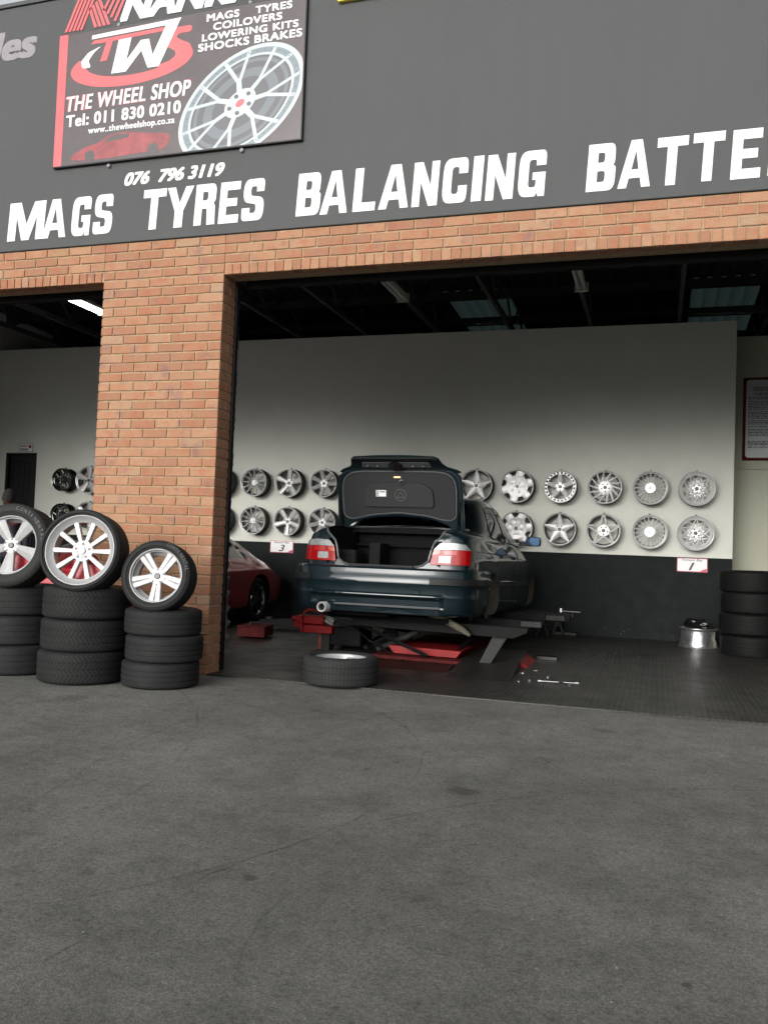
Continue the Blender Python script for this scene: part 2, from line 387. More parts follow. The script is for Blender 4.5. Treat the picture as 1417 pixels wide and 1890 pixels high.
STAINS = [(-.87, -2.55, .09, .55), (-1.32, -2.15, .03, .65), (-1.42, -2.36, .025, .7), (-1.32, -3.93, .03, .5), (-3.95, -1.42, .13, .72), (-2.25, -1.0, .05, .7), (-.3, -.75, .08, .7), (-2.3, -3.5, .02, .6), (-1.85, -4.1, .035, .7), (.55, -2.2, .1, .82), (.1, -4.15, .015, .5)]
ARCS = [(-6.94, -4.02, 4.76, .016, .72, 1), (1.45, -4.75, 3.01, .008, .6, 3), (-3.73, -2.63, 2.59, .008, .6, 5), (-.04, -4.1, 1.10, .006, .72, 7), (3.65, -1.46, 6.52, .010, .72, 9), (7.49, 3.45, 9.59, .012, .82, 11), (-3.9, -2.9, 2.2, .03, .9, 17), (4.6, -1.9, 7.8, .05, .9, 19)]
M_asphalt = asphalt_mat()

def mat_floor():
    m = bpy.data.materials.new('black rubber matting'); m.use_nodes = True; nt = m.node_tree; b = nt.nodes['Principled BSDF']; L = nt.links.new
    tc = nd(nt, 'ShaderNodeTexCoord'); P = tc.outputs['Object']
    br = nd(nt, 'ShaderNodeTexBrick', Scale=1); br.offset = 0; L(P, br.inputs['Vector'])
    br.inputs['Brick Width'].default_value = .045; br.inputs['Row Height'].default_value = .045; br.inputs['Mortar Size'].default_value = .010; br.inputs['Mortar Smooth'].default_value = .3
    sm = nd(nt, 'ShaderNodeTexBrick', Scale=1); sm.offset = 0; L(P, sm.inputs['Vector'])
    sm.inputs['Brick Width'].default_value = .5; sm.inputs['Row Height'].default_value = .5; sm.inputs['Mortar Size'].default_value = .005; sm.inputs['Mortar Smooth'].default_value = .3
    n = nd(nt, 'ShaderNodeTexNoise', Scale=2.2, Detail=8, Roughness=.7); L(P, n.inputs['Vector'])
    mx = nd(nt, 'ShaderNodeMix', _data_type='RGBA'); mx.inputs['A'].default_value = (.007, .007, .0065, 1); mx.inputs['B'].default_value = (.018, .017, .015, 1); L(n.outputs['Fac'], mx.inputs['Factor'])
    m2 = nd(nt, 'ShaderNodeMix', _data_type='RGBA'); m2.inputs['B'].default_value = (.060, .058, .050, 1); L(mx.outputs['Result'], m2.inputs['A'])
    hf = nd(nt, 'ShaderNodeMath', _operation='MULTIPLY', Value_001=.55) if False else nt.nodes.new('ShaderNodeMath'); hf.operation = 'MULTIPLY'; hf.inputs[1].default_value = .6
    L(br.outputs['Fac'], hf.inputs[0]); L(hf.outputs[0], m2.inputs['Factor'])
    L(m2.outputs['Result'], b.inputs['Base Color'])
    r = nd(nt, 'ShaderNodeMapRange'); r.inputs[1].default_value = .3; r.inputs[2].default_value = .7; r.inputs[3].default_value = .27; r.inputs[4].default_value = .55; L(n.outputs['Fac'], r.inputs[0]); L(r.outputs[0], b.inputs['Roughness'])
    bp = nd(nt, 'ShaderNodeBump', Strength=.5, Distance=.004); bp.invert = True; L(br.outputs['Fac'], bp.inputs['Height'])
    bq = nd(nt, 'ShaderNodeBump', Strength=.8, Distance=.008); bq.invert = True; L(sm.outputs['Fac'], bq.inputs['Height']); L(bp.outputs[0], bq.inputs['Normal']); L(bq.outputs[0], b.inputs['Normal'])
    return m
M_mat = mat_floor()

def tyre_mat(name, base, nsipe, zig, depth=.6):
    """tread sipes around the wheel axis (local Y) cut by bump; the sidewall stays plain"""
    m = bpy.data.materials.new(name); m.use_nodes = True; nt = m.node_tree; b = nt.nodes['Principled BSDF']; L = nt.links.new
    tc = nd(nt, 'ShaderNodeTexCoord'); P = tc.outputs['Object']; s = nd(nt, 'ShaderNodeSeparateXYZ'); L(P, s.inputs[0])
    def ma(op, a, b_=None, c=None):
        n = nd(nt, 'ShaderNodeMath', _operation=op)
        for i, x in enumerate((a, b_, c)):
            if x is None: continue
            if isinstance(x, (int, float)): n.inputs[i].default_value = x
            else: L(x, n.inputs[i])
        return n.outputs[0]
    ang = ma('MULTIPLY', ma('ARCTAN2', s.outputs['X'], s.outputs['Z']), nsipe / (2 * PI))
    z = ma('ADD', ang, ma('MULTIPLY', ma('PINGPONG', s.outputs['Y'], .05), zig))
    fr = ma('FRACT', z); line = ma('LESS_THAN', fr, .22 if zig < 20 else .34)
    rad = nd(nt, 'ShaderNodeVectorMath', _operation='LENGTH'); cb = nd(nt, 'ShaderNodeCombineXYZ'); L(s.outputs['X'], cb.inputs[0]); L(s.outputs['Z'], cb.inputs[1]); L(cb.outputs[0], rad.inputs[0])
    at = nd(nt, 'ShaderNodeAttribute', _attribute_name='tread')
    h = ma('MULTIPLY', line, at.outputs['Fac'])
    n = nd(nt, 'ShaderNodeTexNoise', Scale=7, Detail=6); L(P, n.inputs['Vector'])
    mx = nd(nt, 'ShaderNodeMix', _data_type='RGBA'); mx.inputs['A'].default_value = (*[c * .7 for c in base], 1); mx.inputs['B'].default_value = (*[c * 1.35 for c in base], 1); L(n.outputs['Fac'], mx.inputs['Factor'])
    m2 = nd(nt, 'ShaderNodeMix', _data_type='RGBA'); m2.inputs['B'].default_value = (*[c * .35 for c in base], 1); L(mx.outputs['Result'], m2.inputs['A']); L(ma('MULTIPLY', h, .8), m2.inputs['Factor'])
    L(m2.outputs['Result'], b.inputs['Base Color'])
    b.inputs['Roughness'].default_value = .65; b.inputs['Specular IOR Level'].default_value = .16
    bp = nd(nt, 'ShaderNodeBump', Strength=depth, Distance=.006); bp.invert = True; L(h, bp.inputs['Height']); L(bp.outputs[0], b.inputs['Normal'])
    return m
M_tyreA = tyre_mat('tyre rubber blocks', (.022, .0225, .0225), 62, 26, 1)
M_tyreB = tyre_mat('tyre rubber fine', (.022, .023, .023), 96, 9, .7)
M_tyreC = tyre_mat('tyre rubber dusty', (.028, .029, .0285), 64, 6, .6)
M_tyreD = tyre_mat('tyre rubber dark', (.006, .006, .006), 80, 14, .7)

# ------------------------------------------------------------------ setting: ground
bm = bmesh.new()
vs = [bm.verts.new(p) for p in ((-150, -150, 0), (150, -150, 0), (150, 150, 0), (-150, 150, 0))]; bm.faces.new(vs)
tag(obj('asphalt_ground', bm, M_asphalt), kind='structure')
bm = bmesh.new()
fr = []
xs = [-11.5 + i * (17.5 / 90) for i in range(91)]
for x in xs: fr.append((x, .012 + .012 * math.sin(x * 1.7) + random.uniform(-.006, .006)))
prism(bm, fr + [(6, 10), (-11.5, 10)], lambda u, v, k: Vector((u, v, .002 if k else .014)))
tag(obj('rubber_floor_matting', bm, M_mat), kind='structure')

# ------------------------------------------------------------------ building
bld = thing('tyre_workshop', 'brick and charcoal painted tyre fitment workshop with two wide open bays', 'building', (-3, 0, 0))
def bobj(name, bm, m, smooth=None):
    o = obj(name, bm, m, bld, smooth); o.location = (3, 0, 0); return o
def brick(bm, lay, O, U, V, N, u0, u1, v0, v1, dep=.05):
    j = lambda s=.0016: random.uniform(-s, s)
    ch = .004
    rv = random.random()
    c = [(u0 + j(), v0 + j()), (u1 + j(), v0 + j()), (u1 + j(), v1 + j()), (u0 + j(), v1 + j())]
    pr = random.uniform(0, .0025)
    sgn = [(1, 1), (-1, 1), (-1, -1), (1, -1)]
    rings = []
    for ins, d in ((ch, pr), (ch * .3, pr - ch * .6), (0, -ch * 1.6), (0, -dep)):
        rings.append([bm.verts.new(O + U * (cu + s[0] * ins) + V * (cv + s[1] * ins) + N * d) for (cu, cv), s in zip(c, sgn)])
    fs = [bm.faces.new(rings[0])]
    for a, b_ in zip(rings, rings[1:]):
        for k in range(4): fs.append(bm.faces.new((a[k], b_[k], b_[(k + 1) % 4], a[(k + 1) % 4])))
    for f in fs:
        for l in f.loops: l[lay] = (rv, rv, rv, 1)
CP = .08547; BL = .246; J = .0135
def brick_field(bm, lay, O, U, N, width, z0, z1, first=0, ncols=None, soldier=False):
    V = Vector((0, 0, 1))
    k = int(round(z0 / CP))
    z = z0
    while z < z1 - .02:
        h = min(CP, z1 - z)
        off = 0 if k % 2 == 0 else -BL / 2
        u = off
        while u < width - .01:
            a = max(u, 0); b_ = min(u + BL, width)
            if width - b_ < .03: b_ = width
            if b_ - a > .03:
                brick(bm, lay, O, U, V, N, a + (J / 2 if a > 0 else 0), b_ - (J / 2 if b_ < width else 0), z + J / 2, z + h - J / 2)
            u += BL
        z += CP; k += 1
def pillar(x0, x1, name='brick_pillar'):
    bm = bmesh.new(); lay = bm.loops.layers.color.new('rnd')
    top = 45 * CP
    brick_field(bm, lay, Vector((x0, 0, 0)), Vector((1, 0, 0)), Vector((0, -1, 0)), x1 - x0, 0, top)
    brick_field(bm, lay, Vector((x1, .008, 0)), Vector((0, 1, 0)), Vector((1, 0, 0)), .222, 0, 3.49)
    brick_field(bm, lay, Vector((x0, .23, 0)), Vector((0, -1, 0)), Vector((-1, 0, 0)), .222, 0, 3.49)
    o = bobj(name, bm, M_brick)
    bm = bmesh.new(); box(bm, x0 + .006, x1 - .006, .010, .224, 0, top)
    mo = obj('mortar_core', bm, M_mortar, o)
    return o
pillar(-4.905, -3.675)
pillar(3.2, 4.43)
def lintel(x0, x1):
    bm = bmesh.new(); lay = bm.loops.layers.color.new('rnd')
    z0 = 42 * CP
    brick_field(bm, lay, Vector((x0, 0, 0)), Vector((1, 0, 0)), Vector((0, -1, 0)), x1 - x0, z0, 45 * CP)
    x = x0
    while x < x1 - .02:   # soldier course
        w = min(.0815, x1 - x)
        brick(bm, lay, Vector((0, 0, 0)), Vector((1, 0, 0)), Vector((0, 0, 1)), Vector((0, -1, 0)), x + .004, x + w - .004, 3.492, z0 - .006)
        brick(bm, lay, Vector((0, 0, 3.492)), Vector((1, 0, 0)), Vector((0, 1, 0)), Vector((0, 0, -1)), x + .004, x + w - .004, .012, .11)
        x += .0815
    o = bobj('brick_lintel', bm, M_brick)
    bm = bmesh.new(); box(bm, x0, x1, .010, .227, 3.498, 45 * CP)
    obj('mortar_core', bm, M_mortar, o)
lintel(-11.2, -4.905); lintel(-3.675, 3.2)
# painted parapet wall
bm = bmesh.new(); box(bm, -14, 8, -.012, .225, 3.85, 6.26, bev=.006); bobj('parapet_wall', bm, M_fascia)
bm = bmesh.new(); box(bm, -14.02, 8, -.03, .30, 6.262, 6.30); bobj('parapet_coping', bm, M_fascia)
# end pillar left, side and back walls
bm = bmesh.new(); box(bm, -12.2, -11.2, .01, .33, 0, 3.845); bobj('end_pillar', bm, M_mortar)
bm = bmesh.new(); box(bm, 4.44, 7.9, .01, .25, 0, 3.845); bobj('front_wall', bm, M_mortar)
YB = 6.0; ZB = 4.46; DZ = 1.177
bm = bmesh.new()
box(bm, -10.50, .965, YB, YB + .12, DZ, ZB); box(bm, -11.16, -10.50, YB, YB + .12, 2.60, ZB); box(bm, -11.6, -11.16, YB, YB + .12, DZ, ZB)
bobj('back_wall', bm, M_wall)
bm = bmesh.new()
box(bm, -10.50, .967, YB - .003, YB + .12, .014, DZ - .001); box(bm, -11.6, -11.16, YB - .003, YB + .12, .014, DZ - .001)
bobj('painted_dado', bm, M_dado)
bm = bmesh.new(); box(bm, -11.62, -11.50, .23, 10, 0, 5.6); bobj('side_wall', bm, M_wall)
bm = bmesh.new(); box(bm, 6.0, 6.1, .3, 10, 0, 5.6); bobj('side_wall', bm, M_wall)
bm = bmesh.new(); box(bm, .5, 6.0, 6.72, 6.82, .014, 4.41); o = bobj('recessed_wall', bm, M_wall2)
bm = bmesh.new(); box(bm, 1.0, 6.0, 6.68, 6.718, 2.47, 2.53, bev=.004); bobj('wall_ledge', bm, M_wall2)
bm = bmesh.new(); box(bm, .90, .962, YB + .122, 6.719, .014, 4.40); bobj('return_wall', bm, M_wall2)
bm = bmesh.new(); box(bm, -11.5, 6.0, 10.0, 10.1, 0, 5.8); bobj('rear_wall', bm, M_dark)
# door in the back wall
bm = bmesh.new(); box(bm, -11.13, -10.53, YB + .06, YB + .10, .02, 2.57)
for i in range(5): box(bm, -11.10 + i * .115, -11.02 + i * .115, YB + .052, YB + .0595, .15, 2.45)
d = bobj('door', bm, M_black)
bm = bmesh.new(); box(bm, -10.72, -10.62, YB + .035, YB + .051, 1.2, 1.32, bev=.004); o = obj('door_lock', bm, M_greyd, d)
bm = bmesh.new(); box(bm, -10.56, -10.51, YB - .01, YB + .05, .02, 2.6); box(bm, -11.15, -11.10, YB - .01, YB + .05, .02, 2.6); box(bm, -11.10, -10.56, YB - .01, YB + .05, 2.56, 2.598)
obj('door_frame', bm, M_black, d)
# roof
def corr(x0, x1, y0, y1, za, zb, pitch=.19, amp=.022):
    bm = bmesh.new(); n = int((x1 - x0) / pitch * 4); pa = pb = None
    for i in range(n + 1):
        x = x0 + (x1 - x0) * i / n; s = amp if (i % 4) in (1, 2) else -amp
        a = bm.verts.new((x, y0, za + s)); b_ = bm.verts.new((x, y1, zb + s))
        if pa: bm.faces.new((pa, a, b_, pb))
        pa, pb = a, b_
    return bm
def rz(y): return 5.45 - y * .045
def roof(x0, x1, y0, y1, m, name): return bobj(name, corr(x0, x1, y0, y1, rz(y0), rz(y1)), m)
SK = [(-3.33, -2.25), (.35, 1.35)]
roof(-11.6, -3.30, .23, 10.1, M_sheet, 'roof_sheet'); roof(-2.28, .38, .23, 10.1, M_sheet, 'roof_sheet'); roof(1.32, 6.1, .23, 10.1, M_sheet, 'roof_sheet')
for a, b_ in SK:
    roof(a, b_, .23, 6.3, M_sheet, 'roof_sheet'); bobj('skylight_sheet', corr(a - .08, b_ + .08, 6.28, 9.22, rz(6.28) + .05, rz(9.22) + .05), M_trans); roof(a, b_, 9.2, 10.1, M_sheet, 'roof_sheet')
for y in (1.0, 2.3, 3.6, 4.9, 6.2, 7.5, 8.8):
    bm = bmesh.new(); box(bm, -11.5, 6.0, y, y + .07, rz(y) - .16, rz(y) - .03); bobj('roof_purlin', bm, M_dark)
BX = [-10.1, -8.96, -7.83, -6.7, -5.56, -4.44, -3.3, -2.17, -1.0, .21, 1.36, 2.5, 3.65, 4.8]
for i, x in enumerate(BX):
    bm = bmesh.new()
    box(bm, x - .025, x + .025, .232, 9.98, 4.47, 4.55)
    y = .9
    while y < 9.3:
        tube(bm, [(x, y, 4.54), (x, y + .65, rz(y + .65) - .17)], .018, 6); tube(bm, [(x, y + .65, rz(y) - .19), (x, y + 1.3, 4.54)], .018, 6)
        y += 1.3
    box(bm, x - .02, x + .02, .35, 9.9, 4.98, 5.03) if False else None
    bobj('roof_truss', bm, M_dark)

# roller door channel, box and chain in the right-hand bay
rd = thing('roller_door', 'black roller door gear with side channel and thin hanging chain behind the brick lintel', 'roller door', (-3.66, .4, 0))
def rpart(name, bm, m, s=None):
    o = obj(name, bm, m, rd, s); o.location = (3.66, -.4, 0); return o
bm = bmesh.new(); box(bm, -3.690, -3.655, .233, .241, 0.02, 3.5); box(bm, -3.690, -3.655, .272, .280, .02, 3.5); box(bm, -3.690, -3.684, .241, .272, .02, 3.5); rpart('guide_channel', bm, M_black)
bm = bmesh.new(); box(bm, -3.60, 3.19, .30, .36, 3.455, 3.54, bev=.01); rpart('door_bottom_rail', bm, M_rail)
bm = bmesh.new(); lathe(bm, [(.17, -3.6), (.17, 3.15)], 20, M=Matrix.Translation((0, .46, 3.67)) @ Matrix.Rotation(-PI / 2, 4, 'Z'), cap=True); rpart('door_drum', bm, M_dark, 40)
bm = bmesh.new()
for k in range(62):
    z = 3.45 - k * .041
    pts = []
    for t in range(8):
        a = 2 * PI * t / 8; u, v = .008 * math.cos(a), .024 * math.sin(a)
        pts.append((-3.672 + (u if k % 2 else 0) + .004 * math.sin(k * .7), .30 + (0 if k % 2 else u), z + v))
    tube(bm, pts, .0030, 5, closed=True)
rpart('chain', bm, M_black)
rd2 = thing('roller_door', 'black steel roller door rail drawn up under the lintel of the left bay', 'roller door', (-8, .4, 3.3))
bm = bmesh.new(); box(bm, -11.1, -4.93, .30, .36, 3.455, 3.54, bev=.01); o = obj('door_bottom_rail', bm, M_rail, rd2); o.location = (8, -.4, -3.3)
bm = bmesh.new(); lathe(bm, [(.17, -11.1), (.17, -4.95)], 20, M=Matrix.Translation((0, .46, 3.67)) @ Matrix.Rotation(-PI / 2, 4, 'Z'), cap=True); o = obj('door_drum', bm, M_dark, rd2, 40); o.location = (8, -.4, -3.3)

# ------------------------------------------------------------------ lettering
def poly_glyphs():
    t = .22; G = {}
    def rp(p, r): return roundpoly(p, r, 4)
    G['M'] = ([[(0, 0), (.22, 0), (.22, .62), (.40, 0), (.60, 0), (.78, .62), (.78, 0), (1, 0), (1, 1), (.69, 1), (.50, .42), (.31, 1), (0, 1)]], [])
    G['A'] = ([[(0, 0), (.27, 0), (.33, .2), (.67, .2), (.73, 0), (1, 0), (.67, 1), (.33, 1)]], [[(.39, .38), (.61, .38), (.50, .78)]])
    G['T'] = ([[(.34, 0), (.66, 0), (.66, .8), (1, .8), (1, 1), (0, 1), (0, .8), (.34, .8)]], [])
    G['Y'] = ([[(.34, 0), (.66, 0), (.66, .40), (1, 1), (.70, 1), (.50, .60), (.30, 1), (0, 1), (.34, .40)]], [])
    G['E'] = ([[(0, 0), (1, 0), (1, .2), (.36, .2), (.36, .41), (.88, .41), (.88, .60), (.36, .60), (.36, .8), (1, .8), (1, 1), (0, 1)]], [])
    G['L'] = ([[(0, 0), (1, 0), (1, .2), (.38, .2), (.38, 1), (0, 1)]], [])
    G['I'] = ([[(0, 0), (1, 0), (1, 1), (0, 1)]], [])
    G['N'] = ([[(0, 0), (.30, 0), (.30, .55), (.66, 0), (1, 0), (1, 1), (.70, 1), (.70, .45), (.34, 1), (0, 1)]], [])
    G['B'] = ([rp([(0, 0, 0), (1, 0, .25), (1, .5, .12), (.90, .53, .05), (.96, .6, .1), (.96, 1, .25), (0, 1, 0)], .1)], [rp([(.36, .19, 0), (.63, .19, .08), (.63, .42, .08), (.36, .42, 0)], .05), rp([(.36, .6, 0), (.60, .6, .08), (.60, .81, .08), (.36, .81, 0)], .05)])
    G['R'] = ([rp([(0, 0, 0), (.35, 0, 0), (.35, .40, 0), (.58, .40, .06), (.62, 0, 0), (1, 0, 0), (.95, .47, .06), (.86, .53, .05), (.97, .58, .1), (.97, 1, .25), (0, 1, 0)], .02)], [rp([(.35, .6, 0), (.60, .6, .08), (.60, .81, .08), (.35, .81, 0)], .05)])
    G['C'] = ([rp([(0, 0, .3), (1, 0, .3), (1, .38, .0), (.64, .38, .0), (.64, .2, .1), (.36, .2, .1), (.36, .8, .1), (.64, .8, .1), (.64, .65, 0), (1, .65, 0), (1, 1, .3), (0, 1, .3)], .1)], [])
    G['G'] = ([rp([(0, 0, .3), (.66, 0, .15), (.72, .09, 0), (.76, 0, 0), (1, 0, 0), (1, .52, 0), (.52, .52, 0), (.52, .36, 0), (.65, .36, 0), (.65, .2, .1), (.37, .2, .1), (.37, .8, .1), (.64, .8, .1), (.64, .67, 0), (1, .67, 0), (1, 1, .3), (0, 1, .3)], .1)], [])
    G['S'] = ([rp([(0, 0, .28), (1, 0, .3), (1, .54, .22), (.37, .60, .1), (.37, .82, .1), (.63, .82, .1), (.63, .69, 0), (.97, .69, 0), (.97, 1, .3), (.03, 1, .3), (.03, .46, .22), (.63, .39, .1), (.63, .18, .1), (.36, .18, .1), (.36, .31, 0), (0, .31, 0)], .1)], [])
    return G
GL = poly_glyphs()
def curve_mesh(splines, thick=.0):
    cd = bpy.data.curves.new('c', 'CURVE'); cd.dimensions = '2D'; cd.fill_mode = 'BOTH'; cd.extrude = thick
    for pts in splines:
        s = cd.splines.new('POLY'); s.points.add(len(pts) - 1); s.use_cyclic_u = True
        for p, q in zip(s.points, pts): p.co = (q[0], q[1], 0, 1)
    return curve_to_mesh(cd)
def curve_to_mesh(cd):
    o = link(bpy.data.objects.new('c', cd)); dg = bpy.context.evaluated_depsgraph_get(); dg.update()
    me = bpy.data.meshes.new_from_object(o.evaluated_get(dg)); bpy.data.objects.remove(o); return me
def facing(me, loc=(0, 0, 0), M=None):
    """curve plane XY -> world XZ, facing -Y"""
    T = Matrix.Translation(loc) @ Matrix.Rotation(PI / 2, 4, 'X')
    if M is not None: T = M @ T
    me.transform(T); return me
def text_mesh(s, width, height, bold=0, shear=0, thick=.0015, align_left=True, xs=0, space=1.0):
    cd = bpy.data.curves.new('t', 'FONT'); cd.body = s; cd.size = 1; cd.offset = 0; cd.shear = shear; cd.extrude = 0; cd.space_character = space
    me = curve_to_mesh(cd)
    cos = [v.co for v in me.vertices]; x0 = min(c.x for c in cos); x1 = max(c.x for c in cos); y0 = min(c.y for c in cos); y1 = max(c.y for c in cos)
    sx = width / (x1 - x0); sy = height / (y1 - y0)
    b_ = bold * .55
    sx = (width - b_ * height * 2) / (x1 - x0); sy = (height - b_ * height * 1.2) / (y1 - y0)
    for v in me.vertices: v.co = ((v.co.x - x0) * sx + b_ * height, (v.co.y - y0) * sy + b_ * height * .6, 0)
    # give it thickness
    bm = bmesh.new(); bm.from_mesh(me); r = bmesh.ops.extrude_face_region(bm, geom=bm.faces[:])
    bmesh.ops.translate(bm, vec=(0, 0, thick), verts=[v for v in r['geom'] if isinstance(v, bmesh.types.BMVert)])
    bmesh.ops.recalc_face_normals(bm, faces=bm.faces[:])
    if bold:                                     # heavier strokes: shifted copies, each a hair further out
        base = bpy.data.meshes.new('b'); bm.to_mesh(base); k = 0
        for dx, dy in ((1, .6), (1, -.6), (-1, .6), (-1, -.6), (.5, 0), (-.5, 0)):
            k += 1; T = Matrix.Translation((dx * b_ * height, dy * b_ * height, k * .00012)); m2 = base.copy(); m2.transform(T); bm.from_mesh(m2)
    bm.to_mesh(me); bm.free()
    return me
def split_words(me, gap):
    bm = bmesh.new(); bm.from_mesh(me); bm.verts.ensure_lookup_table(); seen = set(); isl = []
    for v in bm.verts:
        if v.index in seen: continue
        st_ = [v]; seen.add(v.index); grp = []
        while st_:
            a = st_.pop(); grp.append(a.index)
            for e in a.link_edges:
                b_ = e.other_vert(a)
                if b_.index not in seen: seen.add(b_.index); st_.append(b_)
        xs_ = [bm.verts[i].co.x for i in grp]; isl.append((min(xs_), max(xs_), grp))
    isl.sort(); words = []; end = -1e9
    for a, b_, g in isl:
        if a - end > gap or not words: words.append([])
        words[-1] += g; end = max(end, b_)
    out = []
    for wd in words:
        k = set(wd); b2 = bm.copy(); b2.verts.ensure_lookup_table()
        bmesh.ops.delete(b2, geom=[v for v in b2.verts if v.index not in k], context='VERTS')
        m2 = bpy.data.meshes.new('word'); b2.to_mesh(m2); b2.free(); out.append(m2)
    bm.free(); return out
def word(s, spans, z0=3.945, z1=4.312, y=-.0145, m=M_white, parent=None):
    meshes = []
    bmw = bmesh.new()
    for c, (a, b_) in zip(s, spans):
        outs, holes = GL[c]
        H = z1 - z0; spl = []
        sl = .02
        dz = random.uniform(-.004, .004)
        for p in outs + holes:
            spl.append([(a + (b_ - a - sl) * u + sl * v, z0 + dz + H * v) for u, v in p])
        me = curve_mesh(spl, .0015)
        bmw.from_mesh(me)
    me = bpy.data.meshes.new('w'); bmw.to_mesh(me); bmw.free()
    facing(me, (3, y, 0))
    o = mobj('painted_word', me, m, bld); return o
w1 = word('MAGS', [(-6.003, -5.571), (-5.608, -5.322), (-5.285, -5.064), (-5.047, -4.824)], y=-.0150)
w2 = word('TYRES', [(-4.530, -4.275), (-4.285, -4.000), (-3.994, -3.765), (-3.751, -3.538), (-3.528, -3.300)])
w3 = word('BALANCING', [(-3.011, -2.776), (-2.791, -2.526), (-2.497, -2.282), (-2.272, -1.995), (-1.986, -1.753), (-1.735, -1.515), (-1.493, -1.391), (-1.378, -1.139), (-1.122, -.893)])
w4 = word('BATTER', [(-.595, -.364), (-.36, -.103), (-.09, .150), (.165, .405), (.438, .659), (.690, .885)])
for w, l in ((w1, 'large white painted word MAGS'), (w2, 'large white painted word TYRES'), (w3, 'large white painted word BALANCING'), (w4, 'large white painted letters BATTER running out of view')): w['label'] = l
def flat_text(name, s, x, z, w, h, m, parent, y, off=(0, 0, 0), **kw):
    me = text_mesh(s, w, h, **kw)
    for q in split_words(me, h * .22):
        facing(q, (x - off[0], y - off[1], z - off[2])); o = mobj(name, q, m, parent); o['label'] = 'hand painted white phone digits' if 'phone' in name else 'faded pale painted letters'
    return o
o = flat_text('painted_phone_number', '076  796 3119', -4.727, 4.372, 1.02, .120, M_white, bld, -.0135, off=(-3, 0, 0), bold=.11, shear=.28)
o = flat_text('painted_letters', 'les', -6.30, 5.735, .52, .29, M_pale, bld, -.0135, off=(-3, 0, 0), bold=.12, shear=.2)

def flatpoly(bm, pts, y, th=.0012):
    prism(bm, pts, lambda u, v, k: Vector((u, y - (th if k else 0), v)))
# emblem and lettering of the sign above the board
ts = thing('tyre_brand_sign', 'white NANKANG lettering with red striped N emblem fixed above the shop board', 'sign', (-4.7, -.02, 5.92))
def tpart(name, bm, m): o = obj(name, bm, m, ts); o.location = (4.7, .02, -5.92); return o
bm = bmesh.new()
def stripe_band(p0, p1, q0, q1, n, gap=.30):
    for i in range(n):
        a0 = (i + gap * .5) / n; a1 = (i + 1 - gap * .5) / n
        L = lambda a, b_, t: (a[0] + (b_[0] - a[0]) * t, a[1] + (b_[1] - a[1]) * t)
        flatpoly(bm, [L(p0, p1, a0), L(p0, p1, a1), L(q0, q1, a1), L(q0, q1, a0)], -.014, .004)
stripe_band((-5.475, 5.917), (-5.262, 5.917), (-5.345, 6.215), (-5.135, 6.215), 5)
stripe_band((-5.215, 6.10), (-5.085, 6.205), (-5.145, 5.915), (-4.955, 5.925), 4, .3)
stripe_band((-4.935, 5.935), (-5.06, 6.08), (-4.80, 6.215), (-4.97, 6.215), 4, .3) if False else None
bm2 = bm
for i in range(4):
    x = -4.93 - i * .042; zz = 5.955 + i * .040
    flatpoly(bm, [(x, zz), (x + .026, zz - .012), (x + .15 - i * .012, 6.215), (x + .118 - i * .012, 6.215)], -.014, .004)
tpart('emblem', bm, M_signred)
me = text_mesh('NANKANG', 2.05, .275, bold=.13, shear=.32, thick=.004); facing(me, (-4.86 + 4.7, .005, 5.925 - 5.92)); me.transform(Matrix.Translation((0, 0, 0)))
o = mobj('lettering', me, M_white, ts)

# ------------------------------------------------------------------ the shop signboard
sb = thing('shop_signboard', 'large printed shop board with wheel picture, red logo and phone number bolted to charcoal wall', 'signboard', (-4.23, -.02, 4.6))
OF = (4.23, .02, -4.6)
def spart(name, bm, m, smooth=None): o = obj(name, bm, m, sb, smooth); o.location = OF; return o
YF = -.052
bm = bmesh.new(); box(bm, -5.496, -2.97, -.048, -.014, 4.598, 5.875); spart('board_frame', bm, M_black)
bm = bmesh.new(); box(bm, -5.49, -2.978, YF, -.0485, 4.606, 5.868); spart('printed_panel', bm, M_signdark)
bm = bmesh.new(); flatpoly(bm, [(-5.489, 4.607), (-5.399, 4.607), (-5.393, 5.867), (-5.489, 5.867)], YF - .0003); spart('red_stripe', bm, M_signred)
def st(name, s, x, z, w, h, m=M_signwhite, y=YF - .0005, **kw):
    me = text_mesh(s, w, h, thick=.001, space=1.1, **kw)
    for q in split_words(me, h * .24): facing(q, (x, y, z)); o = mobj(name, q, m, sb); o.location = OF
st('lettering', 'THE WHEEL SHOP', -5.385, 5.118, 1.325, .150, M_signred, y=YF - .0003, bold=.03, shear=.14)
st('lettering', 'THE WHEEL SHOP', -5.375, 5.120, 1.315, .146, bold=.06, shear=.14)
st('lettering', 'Tel: 011 830 0210', -5.368, 4.970, 1.215, .115, bold=.08)
st('lettering', 'www..thewheelshop.co.za', -5.118, 4.866, .91, .078, bold=.05)
st('lettering', 'MAGS    TYRES', -3.931, 5.768, .825, .068, bold=.10)
st('lettering', 'COILOVERS', -3.862, 5.680, .665, .068, bold=.10)
st('lettering', 'LOWERING KITS', -3.970, 5.592, .93, .066, bold=.10)
st('lettering', 'SHOCKS BRAKES', -4.003, 5.503, 1.0, .072, bold=.10)
